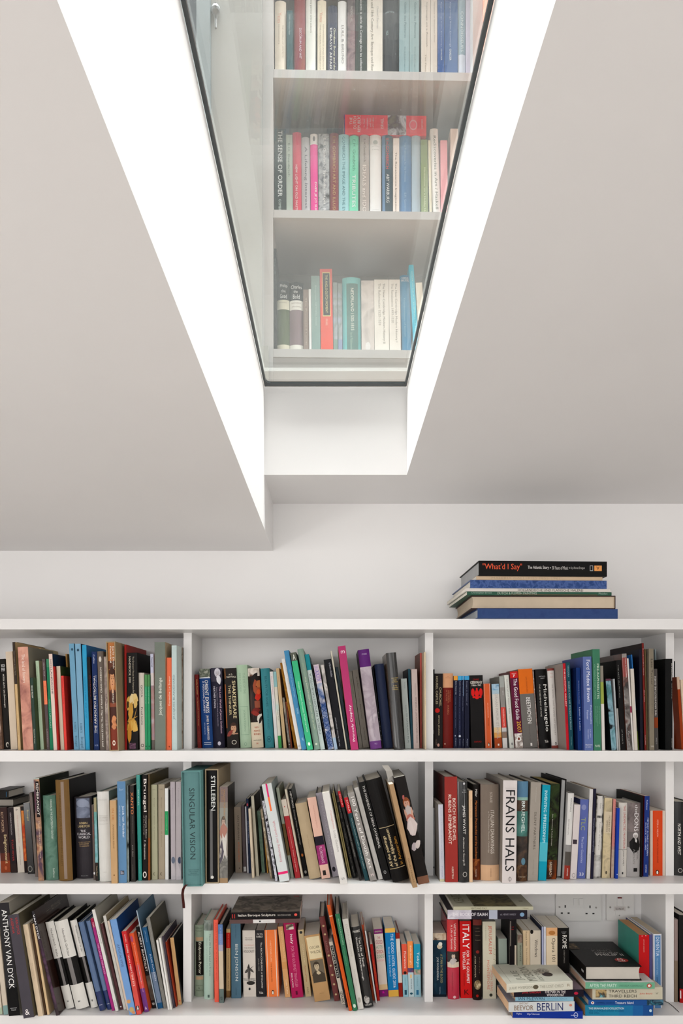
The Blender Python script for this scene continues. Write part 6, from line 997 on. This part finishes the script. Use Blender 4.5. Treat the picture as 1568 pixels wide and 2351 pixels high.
# ------------------------------------------------------------------ upstairs, seen through the glass floor
OAK = paint('dark_oak_floor', (.22, .14, .085), .5, .12)
FU = GZ+gt+.0245     # finished floor upstairs
mb = MB()
for a, b in (((X0, Y0), (XS-.031, 2.6)), ((XR+.031, Y0), (X1, 2.6)), ((XS-.031, YE+.031), (XR+.031, 2.6)), ((XS-.031, Y0), (XR+.031, YN-.031))):
    mb.box((a[0], a[1], GZ+.0002), (b[0], b[1], FU), OAK)
struct(mb.build('floor'))
ub = empty('bookcase', UR @ Matrix.Translation((0, UD, FU)))
tag(ub, 'white bookcase upstairs, seen through the glass panel in the ceiling', 'bookcase')
ui = (UR @ Matrix.Translation((0, UD, FU))).inverted() @ UR
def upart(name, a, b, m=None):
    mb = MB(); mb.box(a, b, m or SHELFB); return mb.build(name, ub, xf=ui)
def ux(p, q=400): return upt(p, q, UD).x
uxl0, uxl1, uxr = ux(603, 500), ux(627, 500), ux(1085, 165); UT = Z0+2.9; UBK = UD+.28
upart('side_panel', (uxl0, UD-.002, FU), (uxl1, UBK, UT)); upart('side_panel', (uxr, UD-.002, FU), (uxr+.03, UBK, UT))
upart('back_panel', (uxl1, UBK-.01, FU), (uxr, UBK, UT), paint('upstairs_back_panel_shaded', (.2, .188, .172), .7, .03))  # shade between the shelves is put into this darker panel colour
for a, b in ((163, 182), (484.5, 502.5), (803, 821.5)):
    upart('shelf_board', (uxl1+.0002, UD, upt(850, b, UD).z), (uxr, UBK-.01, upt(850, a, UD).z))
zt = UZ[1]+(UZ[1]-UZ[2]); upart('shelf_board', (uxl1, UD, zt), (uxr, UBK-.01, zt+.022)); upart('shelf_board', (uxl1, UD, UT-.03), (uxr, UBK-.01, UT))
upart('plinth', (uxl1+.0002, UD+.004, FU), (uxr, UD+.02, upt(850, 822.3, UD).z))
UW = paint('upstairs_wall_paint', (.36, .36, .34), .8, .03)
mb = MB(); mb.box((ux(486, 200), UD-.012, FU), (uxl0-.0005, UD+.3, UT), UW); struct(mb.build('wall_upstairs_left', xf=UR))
mb = MB(); mb.box((ux(300, 800), UD-.026, FU), (ux(617.5, 850), UD-.0125, upt(600, 804, UD).z), UW)
struct(mb.build('baseboard_upstairs', xf=UR, bevel=0))
mb = MB(); mb.box((ux(455, 100), UD-.03, upt(600, 804, UD).z), (ux(485.5, 100), UD+.3, UT), paint('teal_grey_frame', (.16, .2, .21), .5, .04)); struct(mb.build('trim_1', xf=UR))
mb = MB(); mb.box((uxr+.0305, UD-.06, FU), (uxr+.6, UD+.3, UT), paint('salmon_paint', (.86, .27, .16), .7, .03)); struct(mb.build('wall_upstairs_right', xf=UR))
# robe hook on the upstairs wall
hk = empty('wall_hook', UR @ Matrix.Translation((upt(495, 33, UD-.012).x, UD-.012, upt(495, 33, UD).z)))
tag(hk, 'grey metal hook with a hanging drop on the upstairs wall', 'hook')
HM = paint('brushed_metal', (.2, .22, .23), .3, .05)
def lathe(prof, ax, m, name, parent, n=20, off=(0, 0, 0)):
    mb = MB()
    for k in range(n):
        a, b = 2*math.pi*k/n, 2*math.pi*(k+1)/n
        for (r0, h0), (r1, h1) in zip(prof, prof[1:]):
            f = (lambda r, h, t: (off[0]+r*math.cos(t), off[1]-h, off[2]+r*math.sin(t))) if ax == 'y' else (lambda r, h, t: (off[0]+r*math.cos(t), off[1]+r*math.sin(t), off[2]+h))
            mb.poly([f(r0, h0, a), f(r0, h0, b), f(r1, h1, b), f(r1, h1, a)], m)
    o = mb.build(name, parent)
    o.data.polygons.foreach_set('use_smooth', [True]*len(o.data.polygons)); return o
lathe([(0, .008), (.010, .008), (.0135, .005), (.0135, 0)], 'y', HM, 'rose', hk)
lathe([(.003, 0), (.003, .03)], 'y', HM, 'stem', hk, 10, (.004, 0, -.01))
lathe([(.0008, -.058), (.003, -.054), (.0035, -.03), (.006, -.018), (.0115, -.008), (.0125, 0), (.010, .008), (.004, .012), (0, .0125)], 'z', HM, 'drop_knob', hk, 20, (.006, -.036, -.034))

bpy.context.view_layer.update()
